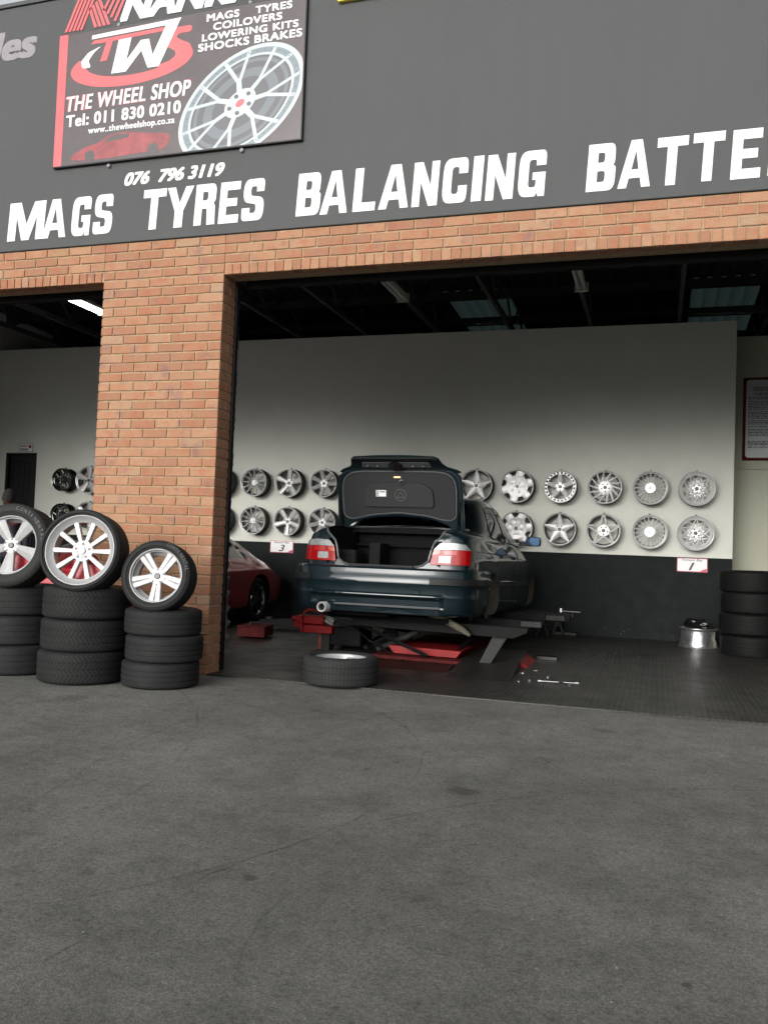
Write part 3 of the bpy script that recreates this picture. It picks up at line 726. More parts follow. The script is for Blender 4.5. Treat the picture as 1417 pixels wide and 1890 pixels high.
# logo
def ell(cx_, cz, a, b_, rot=0, n=48, t0=0, t1=2 * PI):
    out = []
    for i in range(n + (0 if abs(t1 - t0 - 2 * PI) < 1e-6 else 1)):
        t = t0 + (t1 - t0) * i / n; x, z = a * math.cos(t), b_ * math.sin(t)
        out.append((cx_ + x * math.cos(rot) - z * math.sin(rot), cz + x * math.sin(rot) + z * math.cos(rot)))
    return out
bm = bmesh.new()
outer = ell(-4.70, 5.50, .645, .205, .02, 40, R(150), R(382))
inner = ell(-4.66, 5.545, .52, .155, .03, 40, R(160), R(378))
flatpoly(bm, outer + inner[::-1], YF - .0003)
flatpoly(bm, [(-5.14, 5.735), (-5.10, 5.768), (-4.27, 5.790), (-4.33, 5.752), (-4.90, 5.735), (-4.955, 5.56), (-5.03, 5.555), (-4.97, 5.733)], YF - .0004)
S = [(-4.075, 5.765), (-4.245, 5.765), (-4.345, 5.725), (-4.37, 5.66), (-4.32, 5.595), (-4.23, 5.545), (-4.235, 5.50), (-4.30, 5.462), (-4.42, 5.44), (-4.40, 5.39), (-4.22, 5.41), (-4.10, 5.46), (-4.06, 5.53), (-4.09, 5.60), (-4.18, 5.64), (-4.235, 5.675), (-4.20, 5.705), (-4.075, 5.705)]
flatpoly(bm, roundpoly(S, .03, 3), YF - .0009)
spart('logo_red', bm, M_signred)
bm = bmesh.new()
flatpoly(bm, [(-5.131, 5.782), (-5.125, 5.818), (-4.19, 5.850), (-4.40, 5.43), (-4.515, 5.43), (-4.59, 5.60), (-4.745, 5.425), (-4.90, 5.425), (-4.835, 5.735), (-4.70, 5.74), (-4.745, 5.53), (-4.60, 5.70), (-4.515, 5.70), (-4.47, 5.545), (-4.345, 5.80)], YF - .0014)
flatpoly(bm, roundpoly([(-5.02, 5.705), (-5.16, 5.66), (-5.235, 5.585), (-5.22, 5.515), (-5.125, 5.515), (-5.155, 5.58), (-5.10, 5.65)], .02, 3), YF - .0014)
spart('logo_white', bm, M_signwhite)
# printed wheel
M_pic1 = mat('pale printed metal', (.46, .51, .53), .3); M_pic2 = mat('mid printed metal', (.17, .215, .24), .3); M_pic4 = mat('deep printed metal', (.13, .15, .17), .3); M_pic3 = mat('dark printed metal', (.085, .085, .095), .3)
wc = (-3.565, 4.985); wa, wb, wr_ = .66, .43, R(33)
def wpt(r, t, s=1): 
    x, z = wa * r * math.cos(t), wb * r * math.sin(t)
    return (wc[0] + x * math.cos(wr_) - z * math.sin(wr_), wc[1] + x * math.sin(wr_) + z * math.cos(wr_))
def clipz(pts, z0=4.61, x1=-2.982):
    out = []; n = len(pts)
    for i in range(n):
        a, b_ = pts[i - 1], pts[i]
        ia, ib = a[1] >= z0, b_[1] >= z0
        if ia != ib: t = (z0 - a[1]) / (b_[1] - a[1]); out.append((a[0] + (b_[0] - a[0]) * t, z0))
        if ib: out.append(b_)
    return [(min(x, x1), z) for x, z in out]
def ringpoly(bm, r0, r1, y, n=64):
    for i in range(n):
        t0, t1 = 2 * PI * i / n, 2 * PI * (i + 1) / n
        p = clipz([wpt(r1, t0), wpt(r1, t1), wpt(r0, t1), wpt(r0, t0)])
        if len(p) > 2: 
            q = [bm.verts.new((u, y, v)) for u, v in p]
            try: bm.faces.new(q)
            except Exception: pass
bm = bmesh.new(); ringpoly(bm, .02, .99, YF - .0004); spart('picture_wheel_shadow', bm, M_pic3)
for a_, b_, d_, m_ in ((.93, 1.0, .0012, M_pic1), (.80, .84, .0012, M_pic1), (.84, .93, .0010, M_pic2), (.45, .60, .0006, M_pic4), (.70, .76, .0006, M_pic4)):
    bm = bmesh.new(); ringpoly(bm, a_, b_, YF - d_); spart('picture_wheel_ring', bm, m_)
bm = bmesh.new()
for k in range(7):
    t = 2 * PI * k / 7 + .35
    for q, p in enumerate(([wpt(.15, t - .3), wpt(.15, t + .3), wpt(.46, t + .085), wpt(.46, t - .085)], [wpt(.40, t - .07), wpt(.42, t + .09), wpt(.92, t + .24), wpt(.92, t + .175)], [wpt(.40, t + .07), wpt(.42, t - .09), wpt(.92, t - .24), wpt(.92, t - .175)])):
        p = clipz(p)
        if len(p) > 2: flatpoly(bm, p, YF - .0014 - q * .0003 - k * .00003, .0002)
flatpoly(bm, [wpt(.25, 2 * PI * i / 30) for i in range(30)], YF - .0022, .0003)
spart('picture_wheel_spokes', bm, M_pic1)
bm = bmesh.new()
for k in range(5): flatpoly(bm, [(wpt(.17, 2 * PI * k / 5 + .3)[0] + .022 * math.cos(t * .785), wpt(.17, 2 * PI * k / 5 + .3)[1] + .02 * math.sin(t * .785)) for t in range(8)], YF - .0027, .0002)
for k in range(42):
    c = wpt(.885, 2 * PI * k / 42)
    if c[1] > 4.63 and c[0] < -3.0: flatpoly(bm, [(c[0] + .006 * math.cos(t * 1.05), c[1] + .006 * math.sin(t * 1.05)) for t in range(6)], YF - .0027, .0002)
spart('picture_wheel_bolts', bm, M_pic3)
bm = bmesh.new(); flatpoly(bm, [(wpt(.07, 2 * PI * i / 20)) for i in range(20)], YF - .0029, .0002); spart('picture_wheel_cap', bm, M_signred)
# printed low red car
bm = bmesh.new()
flatpoly(bm, roundpoly([(-5.30, 4.655), (-5.28, 4.70), (-5.13, 4.765), (-5.01, 4.785), (-4.90, 4.842), (-4.78, 4.862), (-4.62, 4.845), (-4.42, 4.815), (-4.27, 4.80), (-4.245, 4.76), (-4.265, 4.69), (-4.33, 4.655), (-4.9, 4.632), (-5.2, 4.64)], .03, 3), YF - .0006, .0003); spart('picture_car_body', bm, mat('dim red print', (.27, .045, .05), .25, noise=.3, nscale=9))
bm = bmesh.new()
for c in (-5.09, -4.42):
    b2 = bmesh.new(); flatpoly(b2, [(c + .058 * math.cos(t * .5236), 4.672 + .055 * math.sin(t * .5236)) for t in range(12)], YF - .0010, .0002); spart('picture_car_wheel', b2, M_signdark)
flatpoly(bm, [(-4.97, 4.785), (-4.88, 4.832), (-4.78, 4.848), (-4.66, 4.835), (-4.70, 4.80)], YF - .0010, .0002)
spart('picture_car_window', bm, M_signdark)
for x, z in ((-4.895, 4.572), (-3.541, 4.576), (-4.86, 5.895), (-3.52, 5.895)):
    bm = bmesh.new(); lathe(bm, [(.003, -.040), (.016, -.036), (.020, -.026), (.020, -.0135)], 12, M=Matrix.Translation((x, 0, z)), cap=True); spart('fixing_bolt', bm, M_pale, 40)
ys = thing('yellow_sign', 'yellow edged sign whose lower edge shows at the top of the charcoal wall', 'sign', (-2.5, -.02, 5.76))
bm = bmesh.new(); box(bm, -.19, 1.2, -.03, .004, 0, .5, bev=.003); obj('sign_panel', bm, M_yellow, ys)
bm = bmesh.new(); box(bm, -.13, 1.14, -.034, -.0305, .06, .47); obj('sign_face', bm, M_signwhite, ys)

# ------------------------------------------------------------------ small wall signs
def bay_sign(n, x, z, lab):
    t = thing('bay_sign', lab, 'sign', (x, YB - .006, z), group='numbered bay signs on the dado')
    bm = bmesh.new(); box(bm, -.2, .2, -.006, 0, -.095, .095); obj('sign_edge', bm, mat('pink edge %s' % n, (.50, .10, .16), .5), t)
    bm = bmesh.new(); prism(bm, roundpoly([(-.19, -.085), (.15, -.085), (.19, -.06), (.19, .087), (-.19, .087)], .015, 3), lambda u, v, k: Vector((u, -.009 if k else -.0065, v))); obj('sign_face', bm, M_signwhite, t)
    me = text_mesh('Fitment Bay', .27, .04, bold=.02, shear=.25, thick=.001); facing(me, (-.135, -.0095, .045)); mobj('lettering', me, M_cap, t)
    me = text_mesh(n, .075 if n == '1' else .10, .105, bold=.07, shear=.3, thick=.001); facing(me, (-.045, -.0095, -.072)); mobj('numeral', me, M_cap, t)
    bm = bmesh.new(); flatpoly(bm, [(.10, -.085), (.19, -.085), (.19, -.045), (.15, -.055)], -.0095); obj('corner_mark', bm, M_signred, t)
bay_sign('1', .452, 1.072, 'white sign reading Fitment Bay 1 on the dark dado under the rightmost rims')
bay_sign('3', -5.712, 1.108, 'white sign reading Fitment Bay 3 on the dark dado beside the red car')
ne = thing('no_entry_sign', 'small white NO ENTRY sign with red symbol above the black door', 'sign', (-10.742, YB - .004, 2.69))
bm = bmesh.new(); box(bm, -.156, .156, -.004, 0, -.075, .075); obj('sign_edge', bm, M_cap, ne)
bm = bmesh.new(); box(bm, -.149, .149, -.006, -.0042, -.068, .068); obj('sign_face', bm, M_signwhite, ne)
me = text_mesh('NO ENTRY', .18, .035, bold=.05, shear=.2, thick=.001); facing(me, (-.135, -.0065, .012)); mobj('lettering', me, M_cap, ne)
bm = bmesh.new(); flatpoly(bm, [(.095 + .030 * math.cos(i * PI / 8), .022 + .030 * math.sin(i * PI / 8)) for i in range(16)], -.0065); obj('red_symbol', bm, M_red, ne)
bm = bmesh.new()
for i in range(3): flatpoly(bm, [(-.13, -.02 - i * .014), (.06, -.02 - i * .014), (.06, -.012 - i * .014), (-.13, -.012 - i * .014)], -.0065)
flatpoly(bm, [(.075, .017), (.115, .017), (.115, .027), (.075, .027)], -.0085); obj('small_print', bm, M_greyd, ne)
nb = thing('notice_board', 'tall red framed notice of small print on the cream recessed wall', 'notice', (1.62, 6.70, 2.60))
bm = bmesh.new(); box(bm, -.5, .5, -.012, .018, 0, 1.2, bev=.006); obj('frame', bm, M_redd, nb)
bm = bmesh.new(); prism(bm, roundpoly([(-.46, .04), (.46, .04), (.46, 1.165), (-.46, 1.165)], .05, 5), lambda u, v, k: Vector((u, -.0155 if k else -.0125, v))); obj('printed_sheet', bm, mat('grey notice sheet', (.42, .45, .46), .35), nb)
me = text_mesh('Fitment area', .24, .032, bold=.03, shear=.2, thick=.001); facing(me, (-.42, -.016, .235)); mobj('lettering', me, M_cap, nb)
me = text_mesh('RULES', .34, .05, bold=.05, thick=.001); me.transform(Matrix.Translation((0, 0, 0))); facing(me, (-.12, -.016, 1.09)); mobj('lettering', me, M_cap, nb)
bm = bmesh.new(); z = 1.05; k = 0
for para, ind in ((3, .06), (2, .08), (2, .0), (6, .0), (5, .0), (3, 0), (1, 0), (5, 0), (0, 0), (5, 0)):
    for i in range(para):
        x = -.43 + ind
        while x < .40:
            w = random.uniform(.02, .07)
            if x + w > .43: break
            flatpoly(bm, [(x, z), (x + w, z), (x + w + .003, z + .011), (x + .003, z + .011)], -.016, .0006); x += w + .012
        z -= .0225
    z -= .016 if para else .045
obj('small_print', bm, M_cap, nb)
cm = thing('junction_box', 'small grey junction box high on the left side wall', 'junction box', (-11.497, 5.2, 3.62))
bm = bmesh.new(); box(bm, 0, .05, -.06, .06, -.07, .07, bev=.008); obj('box_body', bm, M_grey, cm)
bm = bmesh.new(); tube(bm, [(.025, 0, .07), (.025, 0, .8)], .008, 8); obj('conduit', bm, M_grey, cm)

# ------------------------------------------------------------------ ceiling lamps
def lamp(x, y, z, lit, lab):
    t = thing('ceiling_lamp', lab, 'ceiling light', (x, y, z), group='fluorescent battens under the roof trusses')
    bm = bmesh.new(); box(bm, -.05, .05, -.6, .6, .03, .08, bev=.008); box(bm, -.08, .08, -.62, -.58, -.03, .08); box(bm, -.08, .08, .58, .62, -.03, .08); obj('housing', bm, M_ivory, t)
    for s in (-.035, .035):
        bm = bmesh.new(); tube(bm, [(s, -.58, 0), (s, .58, 0)], .019, 10); obj('tube', bm, M_tubelit if lit else M_tubeoff, t, 40)
lamp(-3.22, 3.32, 4.37, False, 'unlit batten lamp under the roof above the dark car')
lamp(-.955, 3.27, 4.37, False, 'unlit batten lamp under the roof at the right, over the clear floor')
lamp(-7.685, 3.22, 4.37, True, 'lit fluorescent batten lamp glowing in the left bay')
lamp(-5.62, 2.35, 4.37, False, 'unlit batten lamp under the roof just right of the brick pillar')

# ------------------------------------------------------------------ rims and tyres
def blade(bm, t0, t1, r0, w0, r1, w1, y0, y1, th=.018, ridge=.006):
    w0 += .005; w1 += .005
    """spoke: angle t0 at r0 to angle t1 at r1; widths w; front face y0->y1 (negative = out)"""
    def fr(r, t): return Vector((r * math.cos(t), 0, r * math.sin(t)))
    a, b_ = fr(r0, t0), fr(r1, t1); d = (b_ - a).normalized(); n = Vector((-d.z, 0, d.x))
    sec = []
    for p, w, y in ((a, w0, y0), (b_, w1, y1)):
        sec.append([bm.verts.new(p + n * (w * k) + Vector((0, y + q, 0))) for k, q in ((-.5, th), (-.5, .004), (-.38, 0), (0, -ridge), (.38, 0), (.5, .004), (.5, th))])
    A, B = sec; fs = []
    for k in range(7): fs.append(bm.faces.new((A[k], A[(k + 1) % 7], B[(k + 1) % 7], B[k])))
    fs.append(bm.faces.new(A)); fs.append(bm.faces.new(B[::-1])); bmesh.ops.recalc_face_normals(bm, faces=fs)
def disc(bm, r, y0, y1, x=0, z=0, seg=24):
    lathe(bm, [(.001, y0), (r * .9, y0), (r, y0 + (y1 - y0) * .3), (r, y1)], seg, M=Matrix.Translation((x, 0, z)))
def make_rim(root, style, R_, w, mface=None, mbar=None, mlip=None, lip=None, red=False, rot0=PI / 2, capm=None):
    """front plane at y=0, barrel goes to +y w"""
    mface = mface or M_silver; mbar = mbar or M_barrel; mlip = mlip or mface
    lipw = {'twenty': .11, 'mesh': .20, 'ten': .17, 'turbo': .04, 'black': .12}.get(style, .07) if lip is None else lip
    rf = R_ * (1 - lipw); dface = .012 + lipw * .16
    bm = bmesh.new()
    prof = [(R_ - .010, .006), (R_ - .004, -.002), (R_, .004), (R_, .014), (R_ - .012, .020), (R_ - .018, w * .3), (R_ - .035, w * .45), (R_ - .030, w * .85), (R_ - .008, w - .015), (R_, w - .008), (R_, w), (R_ - .010, w),
            (R_ - .036, w * .85), (R_ - .045, w * .45), (rf - .004, dface + .03), (rf, dface), (R_ - .014, .010)]
    lathe(bm, prof, 56, closed=True)
    obj('barrel', bm, mbar if style != 'black' else mbar, root, 35)
    bm = bmesh.new(); lathe(bm, [(rf - .008, dface + .012), (rf - .006, dface - .002), (rf + .001, dface - .004), (R_ - .015, .006), (R_ - .010, -.003), (R_ - .003, -.005), (R_ + .001, .002), (R_ + .0008, .013)], 56)
    obj('lip', bm, mlip, root, 35)
    bm = bmesh.new(); hub = .068; hy = dface + .018; yo = dface
    n5 = [rot0 + 2 * PI * k / 5 for k in range(5)]
    if style == 'thirteen':
        for k in range(13):
            t = rot0 + 2 * PI * k / 13; blade(bm, t, t, .035, .016, rf, .013, hy, yo - .004, .016, .003)
        disc(bm, .05, hy - .008, hy + .02); hub = 0
    elif style == 'five':
        for t in n5: blade(bm, t, t, .05, .055, rf + .004, .080, hy, yo - .008, .03, .004)
    elif style == 'seven':
        for k in range(7):
            t = rot0 + .25 + 2 * PI * k / 7; blade(bm, t, t, .05, .045, rf + .004, .062, hy, yo - .006, .03, .010)
    elif style == 'starfull':
        for t in n5: blade(bm, t, t, .03, .155, rf + .002, .012, hy, yo - .002, .02, .006)
    elif style == 'staropen':
        for t in n5:
            for s in (-1, 1): blade(bm, t + s * .68, t + s * .035, .078, .020, rf + .002, .016, hy, yo - .002, .02, .003)
        lathe(bm, [(.055, hy), (.082, hy), (.085, hy + .02), (.055, hy + .02)], 30, closed=True)
    elif style == 'sixwindow':
        for k in range(6):
            t = rot0 + PI / 6 + .35 + 2 * PI * k / 6; blade(bm, t, t, .06, .12, rf + .002, .115, yo + .002, yo - .002, .02, .0005)
        lathe(bm, [(.05, yo + .006), (rf * .70, yo - .004), (rf * .70, yo + .02), (.05, yo + .02)], 48, closed=True)
    elif style == 'turbo':
        lathe(bm, [(rf * .78, yo + .01), (rf * .80, yo), (rf * .82, yo), (rf * .82, yo + .01)], 48, closed=True)
        lathe(bm, [(rf * .93, yo - .002), (rf * .99, yo - .004), (rf * 1.0, yo + .006), (rf * .93, yo + .01)], 48, closed=True)
        for k in range(24):
            t = 2 * PI * k / 24; blade(bm, t, t, rf * .80, .020, rf * .95, .024, yo, yo - .001, .01, .001)
        for t in n5: blade(bm, t, t, .03, .07, rf * .80, .045, hy + .01, yo + .012, .02, .008)
    elif style == 'turbine':
        for k in range(14):
            t = rot0 + 2 * PI * k / 14; blade(bm, t, t - .42, .085, .032, rf + .002, .011, hy, yo - .004, .018, .003)
        lathe(bm, [(.06, hy - .004), (.10, hy), (.11, hy + .012), (.06, hy + .014)], 30, closed=True)
    elif style == 'twenty':
        for k in range(20):
            t = rot0 + 2 * PI * k / 20; blade(bm, t, t, .06, .008, rf + .002, .010, hy - .010, yo, .014, .002)
        disc(bm, .078, hy - .022, hy + .01); hub = 0
    elif style in ('mesh', 'black'):
        for k in range(10):
            t = rot0 + 2 * PI * k / 10; blade(bm, t, t, .04, .016, rf * .62, .012, hy, hy - .004, .014, .003)
            for s in (-1, 1):
                blade(bm, t, t + s * PI / 10 * .85, rf * .60, .012, rf * .97, .010, hy - .004, yo, .012, .002)
                blade(bm, t, t + s * PI / 10, rf * .34, .010, rf * .62, .010, hy - .001, hy - .003, .010, .001) if style == 'mesh' else None
        for k in range(40):
            t = 2 * PI * k / 40; disc(bm, .0045, yo - .012, yo + .004, rf * 1.02 * math.cos(t), rf * 1.02 * math.sin(t), 6)
    elif style == 'ten':
        for k in range(10):
            t = rot0 + PI / 10 + 2 * PI * k / 10; blade(bm, t, t, .05, .024, rf + .004, .038, hy - .004, yo - .002, .04, .002)
        lathe(bm, [(.001, hy - .006), (.078, hy - .006), (.086, hy), (.086, hy + .03)], 30)
    elif style == 'fivedouble':
        for t in n5:
            for s in (-1, 1): blade(bm, t + s * .26, t + s * .125, .062, .030, rf + .004, .040, hy, yo - .006, .03, .001)
            blade(bm, t, t, .05, .022, rf, .035, hy + .006, yo + .006, .02, -.004)
    elif style == 'fivewide':
        for t in n5: blade(bm, t, t, .05, .050, rf + .004, .115, hy, yo - .006, .035, .010)
    if hub: disc(bm, hub, hy - .006, hy + .025)
    # lug holes as dark cups
    obj('spokes', bm, mface, root, 30)
    bm = bmesh.new()
    if style not in ('thirteen', 'twenty'):
        for k in range(5):
            t = rot0 + PI / 5 + 2 * PI * k / 5; rr = .052 if style != 'ten' else .058
            y_ = hy - (.0085 if style == 'ten' else .0068)
            lathe(bm, [(.0005, y_), (.0115, y_), (.0125, y_ + .004)], 10, M=Matrix.Translation((rr * math.cos(t), 0, rr * math.sin(t))))
        obj('bolt_holes', bm, M_cap, root)
    else: bm.free()
    bm = bmesh.new(); disc(bm, .026, hy - .018 - (.010 if style == 'twenty' else 0), hy); obj('center_cap', bm, capm or (M_wheelsil if style in ('thirteen', 'twenty', 'ten') else M_cap), root, 35)
    if red:
        bm = bmesh.new(); lathe(bm, [(.001, w * .75), (R_ * .40, w * .75), (R_ * .42, w * .78), (.001, w * .8)], 30, M=Matrix.Translation((.0, 0, -R_ * .42))); obj('red_disc', bm, M_reddisc, root, 35)

ROWZ = (2.115, 1.508)
def hook(x, z, yf, lab):
    t = thing('wall_hook', lab, 'hook', (x, YB, z), group='steel hooks holding the rims')
    bm = bmesh.new(); box(bm, -.012, .012, -.12, -.003, -.008, .008); box(bm, -.015, .015, -.13, -.115, -.010, .03, bev=.004); obj('peg', bm, M_black, t)
RIMS = [
 (-9.255, 'fivewide', .237, 'silver', 'wide five spoke rim beside the brick pillar', (1, 1)),
 (-9.78, 'black', .200, 'black', 'black mesh rim beside the black door', (1, 1)),
 (-6.755, 'fivewide', .227, 'dull', 'grey rim half hidden behind the roller door channel', (1, 1)),
 (-6.15, 'thirteen', .225, 'silver', 'thin thirteen spoke silver rim', (1, 1)),
 (-5.555, 'five', .228, 'silver', 'five flat spoke rim above the Fitment Bay 3 sign', (1, 1)),
 (-4.966, 'seven', .223, 'silver', 'seven spoke silver rim just left of the open boot lid', (1, 1)),
 (-2.566, 'starfull', .245, 'silver', 'solid star rim just right of the open boot lid', (1, 0)),
 (-1.965, 'sixwindow', .244, 'silver', 'six window dished silver rim', (1, 1)),
 (-1.352, 'turbo', .236, 'bright', 'silver rim with a ring of small square slots', (1, 0)),
 (-1.344, 'starfull', .236, 'silver', 'solid five point star rim with polished edge', (0, 1)),
 (-.729, 'turbine', .235, 'bright', 'swirling turbine blade silver rim', (1, 0)),
 (-.736, 'staropen', .235, 'bright', 'open outline star rim', (0, 1)),
 (-.122, 'twenty', .235, 'bright', 'twenty fine spoke silver rim', (1, 1)),
 (.483, 'mesh', .238, 'mesh', 'deep lipped mesh rim above the Fitment Bay 1 sign', (1, 1)),
]
rimw = .19
for x, style, r, look, lab, rows in RIMS:
    mf = {'silver': M_silver, 'dull': M_grey, 'bright': M_rimface, 'black': M_blackrim, 'mesh': M_rimface}[look]
    ml = {'black': M_blackrim, 'dull': M_barrel, 'mesh': M_silverb}.get(look, M_silverb)
    first = None
    for row in (0, 1):
        if not rows[row]: continue
        z = ROWZ[row]
        l = lab + (', upper row' if row == 0 else ', lower row')
        ang = random.uniform(-.1, .1) + (.35 if row else 0) * (style in ('five',))
        if first is None:
            t = thing('alloy_rim', l, 'rim', (x, YB - .035 - rimw, z), group='alloy rims hung in rows on the back wall')
            make_rim(t, style, r, rimw, mf, M_blackrim if look == 'black' else M_barrel, ml, capm=None)
            t.rotation_euler = (0, ang, 0); first = t
        else:
            t = copy_tree(first, loc=(x + random.uniform(-.006, .006), YB - .035 - rimw, z), rot=(0, ang + .3, 0), label=l)
        hook(x, z + r - .012, 0, 'black hook of the ' + l.replace('silver ', '').replace('grey ', ''))

def tyre_mesh(R_, r, w, sq=.9, ribs=4):
    prof = [(r, -w * .40, 0), (r + .006, -w * .44, 0), (r + .02, -w * .46, 0), (r + (R_ - r) * .35, -w * .497, 0), (r + (R_ - r) * .6, -w * .50, 0), (R_ - .028, -w * .475, 0), (R_ - .012, -w * .445, .5), (R_ - .004, -w * .41, 1)]
    tw = w * .80; seg = tw / ribs; g = .008
    y = -tw / 2
    for k in range(ribs):
        prof += [(R_ - (.0015 if k in (0, ribs - 1) else 0), y + (g / 2 if k else .004), 1), (R_ - (.0015 if k in (0, ribs - 1) else 0), y + seg - (g / 2 if k < ribs - 1 else .004), 1)]
        if k < ribs - 1: prof += [(R_ - .007, y + seg - g / 2 + .0008, 0), (R_ - .007, y + seg + g / 2 - .0008, 0)]
        y += seg
    prof += [(a, -b_, c) for a, b_, c in prof[:8][::-1]]
    prof += [(R_ - .03, w * .38, 0), (R_ - .022, 0, 0), (R_ - .03, -w * .38, 0)]
    bm = bmesh.new(); lay = bm.verts.layers.float.new('tread')
    seg_n = 72; rings = []
    for k in range(seg_n):
        a = 2 * PI * k / seg_n; c, s = math.cos(a), math.sin(a); ring = []
        for rr, h, tr in prof:
            v = bm.verts.new((rr * c, h, rr * s)); v[lay] = tr; ring.append(v)
        rings.append(ring)
    n = len(prof); fs = []
    for k in range(seg_n):
        A, B = rings[k], rings[(k + 1) % seg_n]
        for i in range(n):
            j = (i + 1) % n; fs.append(bm.faces.new((A[i], A[j], B[j], B[i])))
    bmesh.ops.recalc_face_normals(bm, faces=fs)
    return bm
UP = (-PI / 2, 0, 0)
TS = {}
def stack_tyre(key, R_, r, w, m, loc, lab, grp, tilt=(0, 0), rim=False):
    e = (-PI / 2 + tilt[0], tilt[1], 0)
    if key in TS:
        o = link(TS[key].copy()); o.location = loc; o.rotation_euler = e
    else:
        o = obj('tyre', tyre_mesh(R_, r, w), m, None, 28); TS[key] = o; o.location = loc; o.rotation_euler = e
    tag(o, lab, 'tyre', grp)
    return o
# three stacks in front of the pillar
def stack(key, x, y, R_, r, w, m, labs, grp, dxs):
    z = 0
    for i, lab in enumerate(labs):
        o = stack_tyre(key, R_, r, w, m, (x + dxs[i][0], y + dxs[i][1], z + w / 2 + .001), lab, grp, tilt=(random.uniform(-.012, .012), random.uniform(-.012, .012)))
        o.rotation_euler.rotate_axis('Y', random.uniform(0, 6))
        z += w * .985
    return z
stack('s0', -5.13, -.60, .315, .20, .246, M_tyreB, ['black tyre at the bottom of the leftmost stack', 'middle black tyre of the leftmost stack', 'top tyre of the leftmost stack, under a silver wheel'], 'tyres in the leftmost stack', [(0, 0), (-.01, 0), (.01, .01)])
stack('s1', -4.40, -.70, .345, .22, .255, M_tyreA, ['chunky treaded tyre at the bottom of the stack before the pillar', 'chunky treaded tyre in the middle of the stack before the pillar', 'chunky treaded tyre at the top of its stack, under the big ten spoke wheel'], 'chunky tyres in the middle stack', [(-.01, 0), (0, .01), (.015, 0)])
stack('s2', -3.75, -.60, .302, .20, .205, M_tyreB, ['smaller worn tyre at the bottom of the stack at the pillar corner', 'smaller worn tyre in the middle of the stack at the pillar corner', 'smaller worn tyre at the top of its stack, under the small five spoke wheel'], 'worn tyres in the stack at the pillar corner', [(0, 0), (.025, 0), (.0, .01)])
stack('s4', 1.11, 4.80, .36, .22, .262, M_tyreD, ['big dark tyre at the bottom of the stack inside at the right', 'second big dark tyre from the floor inside at the right', 'third big dark tyre from the floor inside at the right', 'topmost big dark tyre of the stack inside at the right'], 'big dark tyres stacked inside at the right', [(0, 0), (-.02, 0), (.0, .01), (-.015, 0)])

def wheel(name, lab, loc, rot, R_, r, w, style, m, mface, grp=None, red=False, lip=None, rot0=PI / 2, sidetext=None):
    t = thing(name, lab, 'wheel', loc, rot, grp)
    obj('tyre', tyre_mesh(R_, r, w), m, t, 28)
    rt = link(bpy.data.objects.new('rim', None)); rt.parent = t; rt.location = (0, -w * .40, 0); rt.empty_display_size = .05
    make_rim(rt, style, r + .004, w * .8, mface, M_wheelsil, M_wheelsil, lip=lip, red=red, rot0=rot0)
    if sidetext:
        s, a0, a1, rr, h = sidetext; bmw = bmesh.new(); n = len(s)
        for i, c in enumerate(s):
            if c == ' ': continue
            a = a0 + (a1 - a0) * i / (n - 1)
            me = text_mesh(c, h * (.75 if c != 'I' else .25), h, bold=.01, thick=.0012)
            T = Matrix.Rotation(a, 4, 'Y') @ Matrix.Translation((-h * .38, -w * .5 - .0002, rr)) @ Matrix.Rotation(PI / 2, 4, 'X')
            me.transform(T) ; bmw.from_mesh(me)
        obj('sidewall_lettering', bmw, M_sidewalltext, t)
    return t
WT = (-R(11), 0, R(12))
wheel('alloy_wheel', 'big silver ten spoke wheel with polished deep lip standing on the middle tyre stack', (-4.30, -.89, 1.035), (-R(9), 0, R(13)), .325, .275, .25, 'ten', M_tyreB, M_wheelsil, 'wheels standing on the tyre stacks', red=True, rot0=R(-90), sidetext=None)
wheel('alloy_wheel', 'small silver five spoke wheel standing on the stack at the pillar corner', (-3.71, -.745, .862), (-R(9), 0, R(12)), .278, .208, .22, 'fivedouble', M_tyreB, M_wheelsil, 'wheels standing on the tyre stacks', rot0=R(-90), sidetext=('CONTINENTAL', R(20), R(78), .243, .024))
wheel('alloy_wheel', 'silver five spoke wheel cut by the left edge, standing on the leftmost stack', (-5.04, -.80, 1.052), (-R(8), 0, R(10)), .345, .24, .26, 'fivewide', M_tyreC, M_wheelsil, 'wheels standing on the tyre stacks', red=True, rot0=R(-20), sidetext=('CONTINENTAL', R(10), R(80), .29, .03))
wheel('alloy_wheel', 'silver spoked wheel with dusty ribbed tyre lying flat on the asphalt before the car', (-2.51, .17, .128), (-PI / 2, 0, R(20)), .318, .215, .235, 'fivedouble', M_tyreC, M_wheelsil, rot0=R(60))

# loose rim on the floor with black bag on it
fr_ = thing('bare_rim', 'bare silver barrel rim lying face down on the mat by the right hand wall', 'rim', (.52, 5.36, .014), (PI / 2, 0, 0))
M_floorrim = mat('worn bare alloy', (.50, .50, .51), .28, metal=.9, noise=.2, nscale=6)
make_rim(fr_, 'ten', .243, .25, M_floorrim, M_floorrim, M_floorrim)
for c in [c for c in bpy.data.objects if c.parent == fr_]: pass
bm = bmesh.new(); bmesh.ops.create_icosphere(bm, subdivisions=4, radius=1)
for v in bm.verts:
    p = v.co.copy(); n = .12 * math.sin(p.x * 7 + p.y * 3) + .09 * math.sin(p.y * 11 + p.z * 5) + .06 * math.sin(p.x * 17 - p.y * 13)
    v.co = Vector((p.x * .17 * (1 + n), p.y * .15 * (1 + n), max(-.02, p.z * .075 * (1 + n * 2.5) + (.02 if p.x < -.1 else 0))))
o = obj('plastic_bag', bm, M_bag, None, 60); o.location = (.52, 5.34, .285)
tag(o, 'crumpled black plastic bag heaped on the bare floor rim', 'bag')

